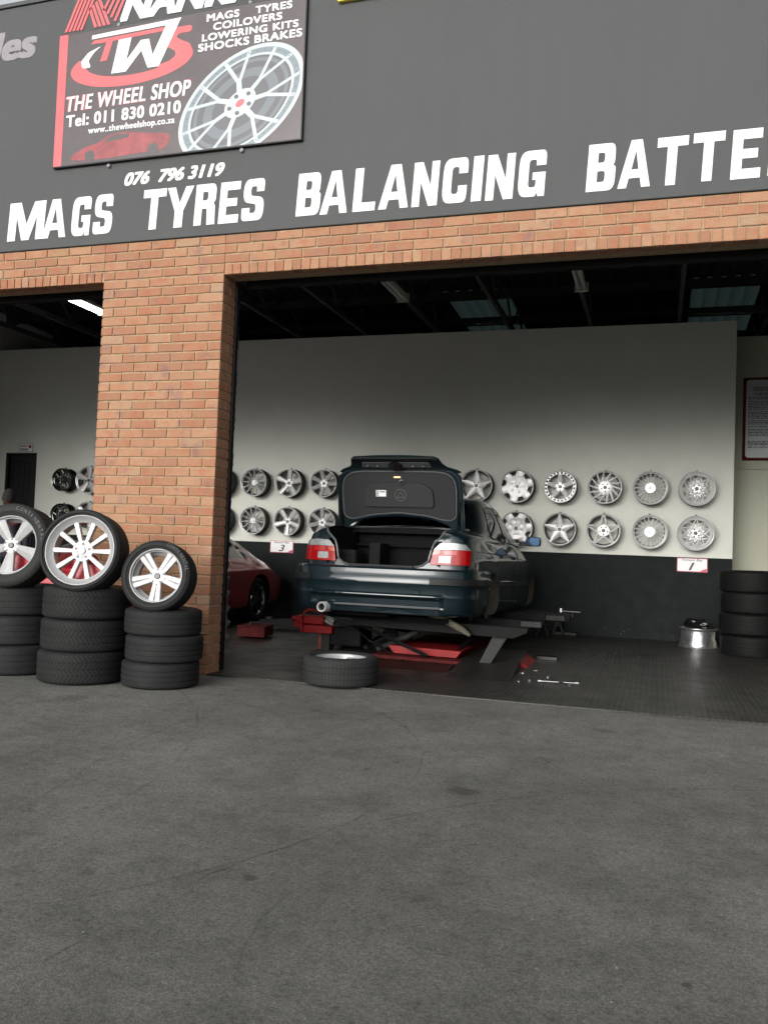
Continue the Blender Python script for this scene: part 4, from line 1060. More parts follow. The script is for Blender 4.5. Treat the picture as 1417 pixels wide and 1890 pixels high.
# ------------------------------------------------------------------ the dark teal saloon
def lerp(a, b_, t): return a + (b_ - a) * t
def interp(tab, s):
    if s <= tab[0][0]: return tab[0][1:]
    for a, b_ in zip(tab, tab[1:]):
        if s <= b_[0]:
            t = (s - a[0]) / (b_[0] - a[0]); return tuple(lerp(p, q, t) for p, q in zip(a[1:], b_[1:]))
    return tab[-1][1:]
def car_body(tab, L, tailround=.13, noseround=.26, zr=.6):
    bm = bmesh.new(); rings = []
    for row in tab:
        s, w, zb, zcr, wcr, zbelt, wbelt, ztop, wtop = row
        half = [(0, zb), (.55 * w, zb), (.88 * w, zb + .01), (.965 * w, zb + .06), (w * .99, zb + .16), (w, .56), (w * .998, .68), (wcr, zcr - .022), (wcr - .012, zcr + .006), (wbelt, zbelt), (wbelt - .02, zbelt + .02),
                (lerp(wbelt - .02, wtop, .5) + (.018 if ztop > 1.15 else 0), lerp(zbelt + .02, ztop - .03, .5)), (wtop, ztop - .035), (wtop - .06, ztop - .006), (wtop * .5, ztop + .008), (0, ztop + .012)]
        pts = half + [(-x, z) for x, z in half[-2:0:-1]]
        ring = []
        for x, z in pts:
            ss = s
            q = min(1, abs(x) / .9)
            if s < 1.0: ss += tailround * q ** 3 * (1 - s / 1.0) + max(0, z - zr) * .16 * max(0, 1 - s / .6)
            if s > L - 1.0: ss -= noseround * q ** 2.4 * (1 - (L - s) / 1.0)
            ring.append(bm.verts.new((x, ss, z)))
        rings.append(ring)
    n = len(rings[0])
    for A, B in zip(rings, rings[1:]):
        for k in range(n): bm.faces.new((A[k], A[(k + 1) % n], B[(k + 1) % n], B[k]))
    bm.faces.new(rings[0][::-1]); bm.faces.new(rings[-1])
    # split the end caps into quads across
    for ring in (rings[0], rings[-1]):
        f = [f for f in bm.faces if len(f.verts) == n and ring[0] in f.verts][0]; bm.faces.remove(f)
        h = n // 2
        for k in range(h):
            a, b_, c, d_ = ring[k], ring[k + 1], ring[(n - k - 1) % n], ring[(n - k) % n]
            q = []
            for v in (a, b_, c, d_):
                if v not in q: q.append(v)
            if len(q) > 2: bm.faces.new(q)
    bmesh.ops.recalc_face_normals(bm, faces=bm.faces[:])
    return bm
#       s    w    zb   zcr  wcr  zbelt wbelt ztop wtop
TAB = [(.03, .76, .30, .855, .765, .96, .74, 1.04, .66),
       (.10, .815, .27, .86, .82, .975, .79, 1.065, .70),
       (.28, .865, .25, .865, .855, .995, .82, 1.09, .71),
       (.60, .885, .22, .865, .875, 1.01, .83, 1.105, .70),
       (.92, .893, .20, .865, .88, 1.015, .825, 1.085, .69),
       (1.08, .897, .19, .865, .882, 1.02, .815, 1.135, .65),
       (1.38, .90, .19, .865, .883, 1.025, .805, 1.385, .595),
       (1.65, .90, .19, .86, .883, 1.02, .805, 1.49, .59),
       (2.10, .90, .19, .855, .883, 1.01, .805, 1.525, .59),
       (2.60, .90, .19, .85, .883, 1.0, .805, 1.52, .58),
       (2.95, .90, .19, .845, .88, .99, .805, 1.46, .57),
       (3.25, .897, .19, .84, .878, .98, .79, 1.31, .61),
       (3.55, .895, .19, .835, .873, .965, .775, 1.10, .66),
       (3.72, .892, .19, .82, .87, .945, .765, 1.02, .69),
       (4.05, .892, .20, .80, .865, .89, .76, .955, .68),
       (4.40, .87, .21, .75, .84, .82, .72, .875, .62),
       (4.62, .82, .23, .66, .75, .71, .66, .76, .56),
       (4.70, .70, .27, .58, .66, .63, .58, .67, .5)]
CARL = 4.70
car = thing('saloon_car', 'dark teal saloon car raised on a lift with its boot lid open and wheels off', 'car', (-2.52, 1.09, .285), (R(-1.2), 0, R(-.55)))
bm = car_body(TAB, CARL, noseround=.2)
body = obj('body', bm, M_paint, car)
md = body.modifiers.new('s', 'SUBSURF'); md.levels = 2; md.render_levels = 2
apply_mods(body)
def bvh_of(o):
    me = o.data; return BVHTree.FromPolygons([v.co.copy() for v in me.vertices], [list(p.vertices) for p in me.polygons])
BV = bvh_of(body)
def patch(name, bottom, top, side, mt, parent, nu=14, nv=8, off=.004, th=.006, smooth=60, bv=None, mid=None):
    """grid between two 2-D polylines, dropped on the body surface. side 'R','L' (coords s,z), 'B' rear (x,z), 'F' front, 'T' from above (x,s)"""
    bv = bv or BV
    def pl(P, t):
        n = len(P) - 1; i = min(n - 1, int(t * n)); f = t * n - i; return (lerp(P[i][0], P[i + 1][0], f), lerp(P[i][1], P[i + 1][1], f))
    bm = bmesh.new(); G = []
    for i in range(nu + 1):
        a, b_ = pl(bottom, i / nu), pl(top, i / nu); row = []
        for j in range(nv + 1):
            u, v = lerp(a[0], b_[0], j / nv), lerp(a[1], b_[1], j / nv)
            if side == 'R': o_, d_ = Vector((2, u, v)), Vector((-1, 0, 0))
            elif side == 'L': o_, d_ = Vector((-2, u, v)), Vector((1, 0, 0))
            elif side == 'B': o_, d_ = Vector((u, -2, v)), Vector((0, 1, 0))
            elif side == 'F': o_, d_ = Vector((u, 7, v)), Vector((0, -1, 0))
            else: o_, d_ = Vector((u, v, 3)), Vector((0, 0, -1))
            h, nn, ix, ds = bv.ray_cast(o_, d_)
            if h is None:
                h = row[-1].co.copy() if row else (G[-1][j].co.copy() if G else o_ + d_ * 2); nn = Vector((0, 0, 0))
            row.append(bm.verts.new(h + nn * off))
        G.append(row)
    fs = []
    for i in range(nu):
        for j in range(nv): fs.append(bm.faces.new((G[i][j], G[i + 1][j], G[i + 1][j + 1], G[i][j + 1])))
    bmesh.ops.recalc_face_normals(bm, faces=fs)
    f0 = fs[len(fs) // 2]; outv = {'R': Vector((1, 0, 0)), 'L': Vector((-1, 0, 0)), 'B': Vector((0, -1, 0)), 'F': Vector((0, 1, 0)), 'T': Vector((0, 0, 1))}[side]
    if f0.normal.dot(outv) < 0: bmesh.ops.reverse_faces(bm, faces=bm.faces[:])
    me = bpy.data.meshes.new(name); bm.to_mesh(me); bm.free()
    o = mobj(name, me, mt, parent)
    if th:
        md = o.modifiers.new('s', 'SOLIDIFY'); md.thickness = th; md.offset = -1 if off > .003 else 1
        apply_mods(o)
    shade(o.data, smooth)
    return o
# window outlines (s,z)
WR = dict(bot=[(1.46, 1.045), (1.9, 1.035), (2.27, 1.03)], top=[(1.74, 1.375), (2.0, 1.415), (2.27, 1.425)])
WF = dict(bot=[(2.35, 1.028), (2.9, 1.02), (3.47, 1.01)], top=[(2.35, 1.425), (2.6, 1.42), (2.86, 1.38)])
panes = []
for side, nm in (('R', 1), ('L', -1)):
    panes.append(patch('side_window', WR['bot'], WR['top'], side, M_glass, car, off=.001, th=.004))
    panes.append(patch('side_window', WF['bot'], WF['top'], side, M_glass, car, off=.001, th=.004))
patch('rear_window', [(-.58, 1.115), (0, 1.13), (.58, 1.115)], [(-.51, 1.41), (0, 1.43), (.51, 1.41)], 'B', M_glass, car, off=.001, th=.004)
patch('windscreen', [(-.62, 1.06), (0, 1.07), (.62, 1.06)], [(-.52, 1.405), (0, 1.42), (.52, 1.405)], 'F', M_glass, car, off=.001, th=.004)
# window surround trims
def outline_tube(name, pts, side, r, mt, parent, closed=True, off=.003, bv=None):
    bv = bv or BV; P = []
    n = len(pts); m = n if closed else n - 1
    for i in range(m):
        a, b_ = pts[i], pts[(i + 1) % n]
        for k in range(6):
            u, v = lerp(a[0], b_[0], k / 6), lerp(a[1], b_[1], k / 6)
            if side == 'R': o_, d_ = Vector((2, u, v)), Vector((-1, 0, 0))
            elif side == 'L': o_, d_ = Vector((-2, u, v)), Vector((1, 0, 0))
            elif side == 'B': o_, d_ = Vector((u, -2, v)), Vector((0, 1, 0))
            elif side == 'T': o_, d_ = Vector((u, v, 3)), Vector((0, 0, -1))
            else: o_, d_ = Vector((u, 7, v)), Vector((0, -1, 0))
            h, nn, ix, ds = bv.ray_cast(o_, d_)
            if h is not None: P.append(h + nn * off)
    bm = bmesh.new(); tube(bm, P, r, 6, closed=closed)
    return obj(name, bm, mt, parent, 50)
for side in 'RL':
    for W in (WR, WF): outline_tube('window_trim', W['bot'] + W['top'][::-1], side, .007, M_trim, car, off=.001)
    # shut lines of the doors
    for s in ((2.31, .985), (3.50, .96)):
        pass
    outline_tube('door_gap', [(2.31, .98), (2.31, .6), (2.31, .27)], side, .0035, M_under, car, closed=False, off=-.001)
    outline_tube('door_gap', [(3.50, .96), (3.47, .6), (3.44, .27)], side, .0035, M_under, car, closed=False, off=-.001)
    outline_tube('door_gap', [(1.46, .98), (1.50, .75), (1.60, .55), (1.62, .27)], side, .0035, M_under, car, closed=False, off=-.001)
    outline_tube('door_gap', [(1.62, .27), (2.5, .265), (3.44, .27)], side, .0035, M_under, car, closed=False, off=-.001)
    patch('side_moulding', [(1.53, .545), (2.5, .54), (3.52, .535)], [(1.53, .580), (2.5, .575), (3.52, .570)], side, M_trim, car, 20, 2, off=.012, th=.014)
    outline_tube('chrome_strip', [(1.53, .584), (2.5, .579), (3.52, .574)], side, .005, M_chrome, car, closed=False, off=.010)
    outline_tube('crease_shade_line', [(.45, .872), (1.5, .868), (2.6, .852), (3.5, .838), (4.1, .815)], side, .004, M_under, car, closed=False, off=-.0005)  # dark line laid along the shoulder as the painted shade of its crease
    for s in (1.62, 2.42):
        patch('door_handle', [(s, .838), (s + .18, .836)], [(s, .862), (s + .18, .860)], side, M_paint, car, 6, 3, off=.030, th=.018)
# booleans: cabin, windows, boot, wheel wells
def cabin():
    bm = bmesh.new(); P = [(1.12, .5), (1.16, 1.09), (1.62, 1.385), (1.9, 1.425), (2.6, 1.43), (2.92, 1.39), (3.42, 1.05), (3.5, .5)]
    w = lambda z: lerp(.70, .52, min(1, max(0, (z - 1.0) / .42)))
    A = [bm.verts.new((-w(z), s, z)) for s, z in P]; B = [bm.verts.new((w(z), s, z)) for s, z in P]
    bm.faces.new(A); bm.faces.new(B[::-1])
    for i in range(len(P)): j = (i + 1) % len(P); bm.faces.new((A[i], B[i], B[j], A[j]))
    return bm
boolean(body, cabin(), M_carpet)
for sgn in (1, -1):
    for W in (WR, WF):
        bm = bmesh.new(); P = W['bot'] + W['top'][::-1]; prism(bm, P, lambda u, v, k: Vector((sgn * (.3 if k else 1.2), u, v))); boolean(body, bm, M_trim)
bm = bmesh.new(); prism(bm, [(-.58, 1.117), (0, 1.132), (.58, 1.117), (.51, 1.408), (0, 1.428), (-.51, 1.408)], lambda u, v, k: Vector((u, 1.7 if k else .6, v))); boolean(body, bm, M_trim)
bm = bmesh.new(); prism(bm, [(-.62, 1.062), (0, 1.072), (.62, 1.062), (.52, 1.403), (0, 1.418), (-.52, 1.403)], lambda u, v, k: Vector((u, 4.2 if k else 2.75, v))); boolean(body, bm, M_trim)
bm = bmesh.new(); box(bm, -.572, .572, .14, 1.07, .44, 1.045); boolean(body, bm, M_carpet)
OPEN = [(-.62, 1.30), (-.605, 1.06), (-.57, 1.00), (-.50, .93), (-.475, .86), (-.455, .76), (-.40, .715), (-.34, .70), (.34, .70), (.40, .715), (.455, .76), (.475, .86), (.50, .93), (.57, 1.00), (.605, 1.06), (.62, 1.30)]
bm = bmesh.new(); prism(bm, OPEN, lambda u, v, k: Vector((u, .90 if k else -.4, v))); boolean(body, bm, M_carpet)
for sgn in (1, -1):
    for s in (1.11, 3.93):
        bm = bmesh.new(); lathe(bm, [(.365, .62), (.365, 1.2)], 48, M=Matrix.Translation((0, s, .31)) @ Matrix.Rotation(-PI / 2 * sgn, 4, 'Z'), cap=True)
        boolean(body, bm, M_liner)
shade(body.data, 32)
# boot interior pieces
bm = bmesh.new(); box(bm, -.565, .565, 1.02, 1.06, .445, 1.03, bev=.01); box(bm, -.56, .30, .93, 1.015, .445, .86, bev=.02); box(bm, -.56, .56, .96, 1.015, .90, .93, bev=.01); obj('boot_bulkhead', bm, M_carpet, car)
bm = bmesh.new(); box(bm, -.30, -.18, .6, .9, .45, .93, bev=.01); box(bm, -.57, -.35, .35, .7, .45, .85, bev=.04); obj('boot_side_trim', bm, mat('boot trim', (.014, .014, .014), .9, spec=.05, noise=.3), car)
bm = bmesh.new(); box(bm, -.10, .10, .885, .915, .90, 1.085) if False else box(bm, -.045, .045, .915, .935, 1.055, 1.066); obj('boot_lamp', bm, M_lampglow, car)
bm = bmesh.new(); box(bm, -.66, .66, .903, .96, 1.088, 1.112, bev=.008); obj('deck_edge_trim', bm, M_seal, car, 40)
P = [(x, z) for x, z in OPEN[1:-1]]
outline_tube('boot_seal', P, 'B', .010, M_seal, car, closed=False, off=.002, bv=BV)
# latch striker at boot sill
bm = bmesh.new(); box(bm, -.34, .34, .0, .05, .694, .708, bev=.004); obj('sill_trim', bm, M_trim, car)
# headrests, seats
for x in (-.38, 0, .38):
    bm = bmesh.new(); box(bm, x - .13, x + .13, 1.62, 1.74, 1.02, 1.20, bev=.05); obj('headrest', bm, M_felt if x == 0 else M_trim, car, 40)
for x in (-.36, .36):
    bm = bmesh.new(); box(bm, x - .25, x + .25, 2.55, 2.75, .55, 1.12, bev=.06); box(bm, x - .13, x + .13, 2.55, 2.67, 1.13, 1.30, bev=.05); obj('front_seat', bm, mat('seat fabric', (.05, .055, .045), .8) if x > 0 else M_ivory, car, 40)
bm = bmesh.new(); box(bm, -.62, .62, 1.66, 1.86, .55, 1.04, bev=.05); obj('rear_seat', bm, M_carpet, car, 40)
# tail lights
def tail(sgn):
    t = link(bpy.data.objects.new('tail_light', None)); t.parent = car; t.empty_display_size = .05
    X = lambda x: x * sgn
    xi = .475; xo = .825
    def P_(b_, tp, nm, m, off, nu=14, nv=6): return patch(nm, [(X(x), z) for x, z in b_], [(X(x), z) for x, z in tp], 'B', m, t, nu, nv, off=off, th=.012)
    P_([(xi, .728), (.66, .728), (xo, .735)], [(xi + .028, .868), (.68, .872), (xo - .003, .868)], 'red_lens', M_redglass, .016)
    P_([(xi + .028, .871), (.68, .875), (xo - .003, .871)], [(xi + .085, .930), (.69, .940), (xo - .04, .925)], 'clear_lens', M_clear, .016)
    P_([(.555, .748), (.665, .748)], [(.560, .812), (.67, .812)], 'reversing_lens', M_clear, .021, 6, 4)
    P_([(xi + .016, .822), (.555, .825)], [(xi + .03, .866), (.565, .869)], 'amber_lens', M_amber, .0195, 6, 3)
    P_([(.60, .822), (.72, .825)], [(.60, .866), (.72, .869)], 'amber_lens', mat('pink tail lens', (.34, .006, .006), .3, coat=.25), .0195, 6, 3)
tail(1); tail(-1)
for sgn in (1, -1):
    patch('light_cover', [(sgn * .50, .95), (sgn * .60, .955)], [(sgn * .57, 1.00), (sgn * .63, 1.03)], 'B', M_paint, car, 4, 4, off=.006, th=.008)
# bumper
PATH = [(0, -.055), (.2, -.053), (.4, -.045), (.6, -.022), (.72, .01), (.80, .055), (.855, .13), (.89, .24), (.905, .36), (.912, .50), (.915, .66), (.915, .745)]
def path_at(t):
    """t in -1..1 along half path"""
    n = len(PATH) - 1; a = abs(t) * n; i = min(n - 1, int(a)); f = a - i
    def P(k): return Vector(PATH[max(0, min(n, k))]) if k >= 0 else Vector((-PATH[-k][0], PATH[-k][1]))
    p0, p1, p2, p3 = P(i - 1), P(i), P(i + 1), P(i + 2)
    q = .5 * ((2 * p1) + (-p0 + p2) * f + (2 * p0 - 5 * p1 + 4 * p2 - p3) * f * f + (-p0 + 3 * p1 - 3 * p2 + p3) * f ** 3)
    e = .5 * ((-p0 + p2) + 2 * (2 * p0 - 5 * p1 + 4 * p2 - p3) * f + 3 * (-p0 + 3 * p1 - 3 * p2 + p3) * f * f)
    if e.length < 1e-6: e = Vector((1, 0))
    e.normalize(); nrm = Vector((e.y, -e.x))
    s = 1 if t >= 0 else -1
    return Vector((q.x * s, q.y)), Vector((nrm.x * s, nrm.y))
def bprof(x):
    k = max(0, min(1, (.66 - abs(x)) / .05))
    return [(-.09, .69), (-.03, .690), (.0, .684), (.014, .668), (.018, .64), (.022, .605), (.026, .598), (.026, .545), (.020, .535), (.014, .475), (.012 + .002 * k, .452), (.014 + .022 * k, .436), (.015 + .022 * k, .428), (.014 + .012 * k, .420), (.012 - .030 * k, .408), (.008 - .045 * k, .39),
            (.004 - .045 * k, .345), (.002 - .035 * k, .335), (0 - .012 * k, .330), (0 - .008 * k, .318), (-.004 - .02 * k, .31), (-.012 - .02 * k, .28), (-.035, .26), (-.09, .25)]
def sweep(name, prof, t0, t1, n, mt, parent, smooth=40):
    bm = bmesh.new(); rows = []
    for i in range(n + 1):
        t = lerp(t0, t1, i / n); p, nm = path_at(t); row = []
        for off, z in prof(p.x): row.append(bm.verts.new((p.x + nm.x * off, p.y + nm.y * off, z)))
        rows.append(row)
    for a, b_ in zip(rows, rows[1:]):
        for j in range(len(a) - 1): bm.faces.new((a[j], b_[j], b_[j + 1], a[j + 1]))
    bmesh.ops.recalc_face_normals(bm, faces=bm.faces[:])
    o = obj(name, bm, mt, parent)
    shade(o.data, smooth); return o
bp_ = sweep('rear_bumper', bprof, -1, 1, 110, M_paint, car, 30)
strip = lambda x: [(.015, .606), (.032, .604), (.036, .598), (.036, .546), (.032, .540), (.015, .538)]
sweep('bumper_strip', strip, .235, 1, 40, M_trim, bp_, 30); sweep('bumper_strip', strip, -1, -.31, 40, M_trim, bp_, 30)
low = lambda x: [(-.03, .337), (.004, .336), (.007, .330), (.004, .318), (-.03, .316)]
sweep('lower_strip', low, -.185, .285, 30, M_seal, bp_, 30)
bm = bmesh.new()
for a, b_ in (((.36, .49), (.44, .49)), ((.44, .49), (.44, .435)), ((.44, .435), (.36, .435)), ((.36, .435), (.36, .49))):
    tube(bm, [(a[0], -.0625, a[1]), (b_[0], -.0625, b_[1])], .0022, 5)
obj('tow_cover', bm, M_under, bp_)
# exhaust, silencer, suspension
bm = bmesh.new(); lathe(bm, [(.034, -.112), (.045, -.120), (.051, -.11), (.050, .22), (.041, .22), (.039, -.10)], 28, M=Matrix.Translation((-.505, 0, .285)), closed=True); obj('exhaust_tip', bm, M_silverb, car, 40)
bm = bmesh.new(); box(bm, -.66, .10, .12, .50, .20, .34, bev=.05); obj('silencer', bm, M_under, car, 40)
bm = bmesh.new(); lathe(bm, [(.001, -.04), (.0385, -.04)], 20, M=Matrix.Translation((-.505, 0, .285))); obj('exhaust_bore', bm, M_bag, car)
bm = bmesh.new()
tube(bm, [(-.47, .42, .175), (-.33, .42, .225), (-.20, .44, .235)], [.022, .034, .02], 8)
b3 = bmesh.new(); tube(b3, [(.34, .42, .265), (.55, .40, .215), (.74, .40, .125), (.82, .42, .07)], [.02, .036, .034, .016], 8); obj('suspension_arm', b3, M_axle, car, 50)
obj('suspension_arm', bm, M_axle, car, 50)
bm = bmesh.new(); lathe(bm, [(.001, -.14), (.10, -.12), (.13, 0), (.10, .12), (.001, .14)], 20, M=Matrix.Translation((0, 1.1, .24))); tube(bm, [(-.6, 1.1, .27), (.6, 1.1, .27)], .03, 8); obj('rear_axle', bm, M_under, car, 40)
for sgn in (1, -1):
    for s in (1.11, 3.93):
        M_ = Matrix.Translation((sgn * .70, s, .31)) @ Matrix.Rotation(-PI / 2 * sgn, 4, 'Z')
        bm = bmesh.new(); lathe(bm, [(.001, .0), (.075, .0), (.08, -.02), (.15, -.022), (.152, -.045), (.001, -.05)], 32, M=M_); d_ = obj('brake_disc', bm, M_grey, car, 40)
        bm = bmesh.new()
        for k in range(5): a = 2 * PI * k / 5; lathe(bm, [(.008, 0), (.008, .02)], 8, M=M_ @ Matrix.Translation((.055 * math.cos(a), .0, .055 * math.sin(a))), cap=True)
        obj('wheel_stud', bm, M_steel, d_)
        bm = bmesh.new(); box(bm, -.05, .05, -.06, .02, -.07, .07, M=M_ @ Matrix.Translation((.11, 0, .08)), bev=.01); obj('brake_caliper', bm, M_greyd, car)
bm = bmesh.new(); box(bm, -.62, .62, .35, 4.4, .17, .215); box(bm, -.60, .60, 1.5, 3.5, .215, .30); obj('underbody', bm, M_under, car)
# mirrors
for sgn in (1, -1):
    bm = bmesh.new(); box(bm, -.092, .092, -.05, .06, -.058, .058, bev=.028)
    for v in bm.verts: v.co.x *= sgn
    mo = obj('mirror', bm, M_paint, car, 50); mo.location = (sgn * 1.015, 3.02, 1.075)
    bm = bmesh.new(); prism(bm, roundpoly([(-.080, -.048), (.080, -.048), (.080, .048), (-.080, .048)], .02, 3), lambda u, v, k: Vector((u, -.0535 if k else -.048, v)))
    mg = obj('mirror_glass', bm, M_bluemirror, mo)
    bm = bmesh.new(); box(bm, -.09, -.18, -.01, .04, -.05, .0) if sgn > 0 else box(bm, .09, .18, -.01, .04, -.05, .0); obj('mirror_arm', bm, M_trim, mo)
# head lamps and grille, unseen side but part of the car
for sgn in (1, -1):
    patch('headlight', [(sgn * .36, .60), (sgn * .70, .62)], [(sgn * .36, .70), (sgn * .68, .70)], 'F', M_clear, car, 8, 4, off=.006, th=.008)
# boot lid (open)
lid = link(bpy.data.objects.new('boot_lid', None)); lid.parent = car; lid.empty_display_size = .1
def place_lid():
    # world target: hinge line at Y 1.93, Z 1.36 ; local to car
    lid.location = (-.035, .80, 1.075)
place_lid()
TL = R(76)                     # opening angle
LV = Vector((0, -math.cos(TL), math.sin(TL))); LN = Vector((0, -math.sin(TL), -math.cos(TL)))
def lp(u, v, n): return Vector((u * .985, 0, 0)) + LV * (v * .935) + LN * n
LO = [(-.69, -.02), (-.685, .10), (-.675, .45), (-.66, .60), (-.60, .655), (-.52, .685), (.52, .685), (.60, .655), (.66, .60), (.675, .45), (.685, .10), (.69, -.02), (.655, -.04), (.58, .045), (.40, .115), (.20, .15), (0, .16), (-.20, .15), (-.40, .115), (-.58, .045), (-.655, -.04)]
bm = bmesh.new()
n_ = len(LO)
def ringl(ins, d): 
    c = Vector((0, .35)); out = []
    for u, v in LO:
        p = Vector((u, v)); q = p + (c - p).normalized() * ins
        out.append(lp(q.x, q.y, d))
    return out
layers = [(.0, -.030), (-.004, -.012), (-.004, .010), (.008, .022), (.030, .024), (.040, .014), (.055, .012), (.062, .020), (.07, .020)]
rings = [[bm.verts.new(p) for p in ringl(i, d)] for i, d in layers]
for a, b_ in zip(rings, rings[1:]):
    for k in range(n_): bm.faces.new((a[k], a[(k + 1) % n_], b_[(k + 1) % n_], b_[k]))
bm.faces.new(rings[0]); bm.faces.new(rings[-1])
bmesh.ops.recalc_face_normals(bm, faces=bm.faces[:])
bmesh.ops.triangulate(bm, faces=[f for f in bm.faces if len(f.verts) > 4])
# the spare code above makes the lid body; the back end of the lid (number plate panel) folds toward the viewer
obj('lid_panel', bm, M_paint, lid, 30)
A75 = R(29)
RV = Vector((0, -math.cos(A75), math.sin(A75))); RN = Vector((0, -math.sin(A75), -math.cos(A75)))   # panel direction and its inner (downward) side
base = lp(0, .665, 0)
def rp_(u, v, n): return base + Vector((u * .98, 0, 0)) + RV * (v * .9) + RN * n
RO = [(-.66, -.03), (-.62, .01), (-.53, .06), (-.49, .12), (-.47, .22), (-.43, .255), (-.2, .275), (0, .28), (.2, .275), (.43, .255), (.47, .22), (.49, .12), (.53, .06), (.62, .01), (.66, -.03)]
bm = bmesh.new(); prism(bm, RO, lambda u, v, k: rp_(u, v, .010 if k else -.012))
bmesh.ops.triangulate(bm, faces=[f for f in bm.faces if len(f.verts) > 4])
obj('lid_rear_panel', bm, M_paint, lid, 30)
bm = bmesh.new(); prism(bm, roundpoly([(-.38, .085), (-.36, .175), (.36, .175), (.38, .085)], .02, 3), lambda u, v, k: rp_(u, v, .018 if k else .0105)); obj('lid_light_bar', bm, M_seal, lid)
bm = bmesh.new()
for u in (-.30, -.19, .19, .30): lathe(bm, [(.016, 0), (.020, .006), (.024, 0)], 14, M=Matrix.Translation(rp_(u, .13, .022)) @ Matrix.Rotation(A75 + PI / 2, 4, 'X'), closed=True)
obj('screw_caps', bm, M_cap, lid)
bm = bmesh.new(); prism(bm, roundpoly([(-.06, .08), (-.075, .16), (-.03, .19), (.03, .19), (.075, .16), (.06, .08)], .01, 2), lambda u, v, k: rp_(u, v, .045 if k else .0185)); obj('lid_lock', bm, M_bag, lid)
bm = bmesh.new(); prism(bm, roundpoly([(-.46, .235), (.46, .235), (.42, .268), (-.42, .268)], .01, 2), lambda u, v, k: rp_(u, v, .028 if k else .0105)); obj('lid_lip', bm, M_trim, lid)
# lining
LI = [(-.60, .19), (-.605, .45), (-.585, .56), (-.52, .625), (-.40, .645), (.40, .645), (.52, .625), (.585, .56), (.605, .45), (.60, .19), (.565, .145), (.50, .135), (.30, .185), (0, .215), (-.30, .185), (-.50, .135), (-.565, .145)]
bm = bmesh.new(); prism(bm, roundpoly(LI, .04, 2), lambda u, v, k: lp(u, v, .036 if k else .018)); bmesh.ops.triangulate(bm, faces=[f for f in bm.faces if len(f.verts) > 4]); lin = obj('lid_lining', bm, M_lining, lid)
bm = bmesh.new(); tube(bm, [lp(u * 1.02, v + (.012 if v > .4 else -.012), .026) for u, v in roundpoly(LI, .05, 3)], .009, 6, closed=True); obj('lid_seal', bm, M_seal, lid, 50)
bm = bmesh.new(); prism(bm, roundpoly([(-.37, .27), (-.36, .44), (-.27, .535), (.27, .535), (.38, .46), (.39, .27)], .04, 4), lambda u, v, k: lp(u * (.985 if k else 1), v * (1 if not k else .995) + (.003 if k else 0), .060 if k else .034)); obj('tool_tray', bm, mat('tray plastic', (.030, .030, .031), .65, spec=.15, bump=.1, bscale=200), lin, 30)
bm = bmesh.new(); c0 = lp(.03, .405, .0615)
RT = Matrix((Vector((1, 0, 0)), LV, LN)).transposed().to_4x4(); RT.translation = c0
lathe(bm, [(.056, 0), (.059, .002), (.062, 0)], 32, M=RT @ Matrix.Rotation(PI / 2, 4, 'X'), closed=True)
for a, b_ in (((-.035, -.025), (.035, -.025)), ((.035, -.025), (0, .035)), ((0, .035), (-.035, -.025))): tube(bm, [RT @ Vector((a[0], a[1], 0)), RT @ Vector((b_[0], b_[1], 0))], .0025, 5)
obj('triangle_symbol', bm, mat('raised grey mark', (.11, .11, .11), .6), lin)
bm = bmesh.new(); prism(bm, [(-.235, .385), (-.125, .385), (-.125, .455), (-.235, .455)], lambda u, v, k: lp(u, v, .0625 if k else .0605)); obj('paper_label', bm, M_label, lin)
bm = bmesh.new()
for v in (.395, .41, .425, .44): prism(bm, [(-.23, v), (-.205, v), (-.205, v + .008), (-.23, v + .008)], lambda u, w_, k: lp(u, w_, .0635 if k else .0626))
prism(bm, [(-.195, .432), (-.135, .432), (-.135, .442), (-.195, .442)], lambda u, w_, k: lp(u, w_, .0635 if k else .0626)); obj('label_print', bm, M_cap, lin)
bm = bmesh.new(); prism(bm, [(-.04, .590), (.03, .590), (.03, .606), (-.04, .606)], lambda u, v, k: lp(u, v, .046 if k else .037)); obj('lid_lamp', bm, M_lampglow, lid)
bm = bmesh.new(); lathe(bm, [(.018, -.004), (.026, -.006), (.028, 0), (.018, 0)], 20, M=Matrix.Translation(lp(.045, .545, .064)) @ Matrix.Rotation(TL - PI / 2, 4, 'X'), closed=True); obj('lid_handle', bm, M_cap, lid)
for sgn in (1, -1):
    bm = bmesh.new(); tube(bm, [lp(sgn * .64, .22, .035), lp(sgn * .635, .10, .045), Vector((sgn * .62, -.02, .04)), Vector((sgn * .60, .04, -.06))], .013, 8); tube(bm, [lp(sgn * .655, .33, .03), Vector((sgn * .63, .05, -.03))], .008, 8); box(bm, sgn * .63 - .02, sgn * .63 + .02, -.05, .02, -.05, .08, bev=.006)
    obj('lid_hinge', bm, M_under, lid, 40)

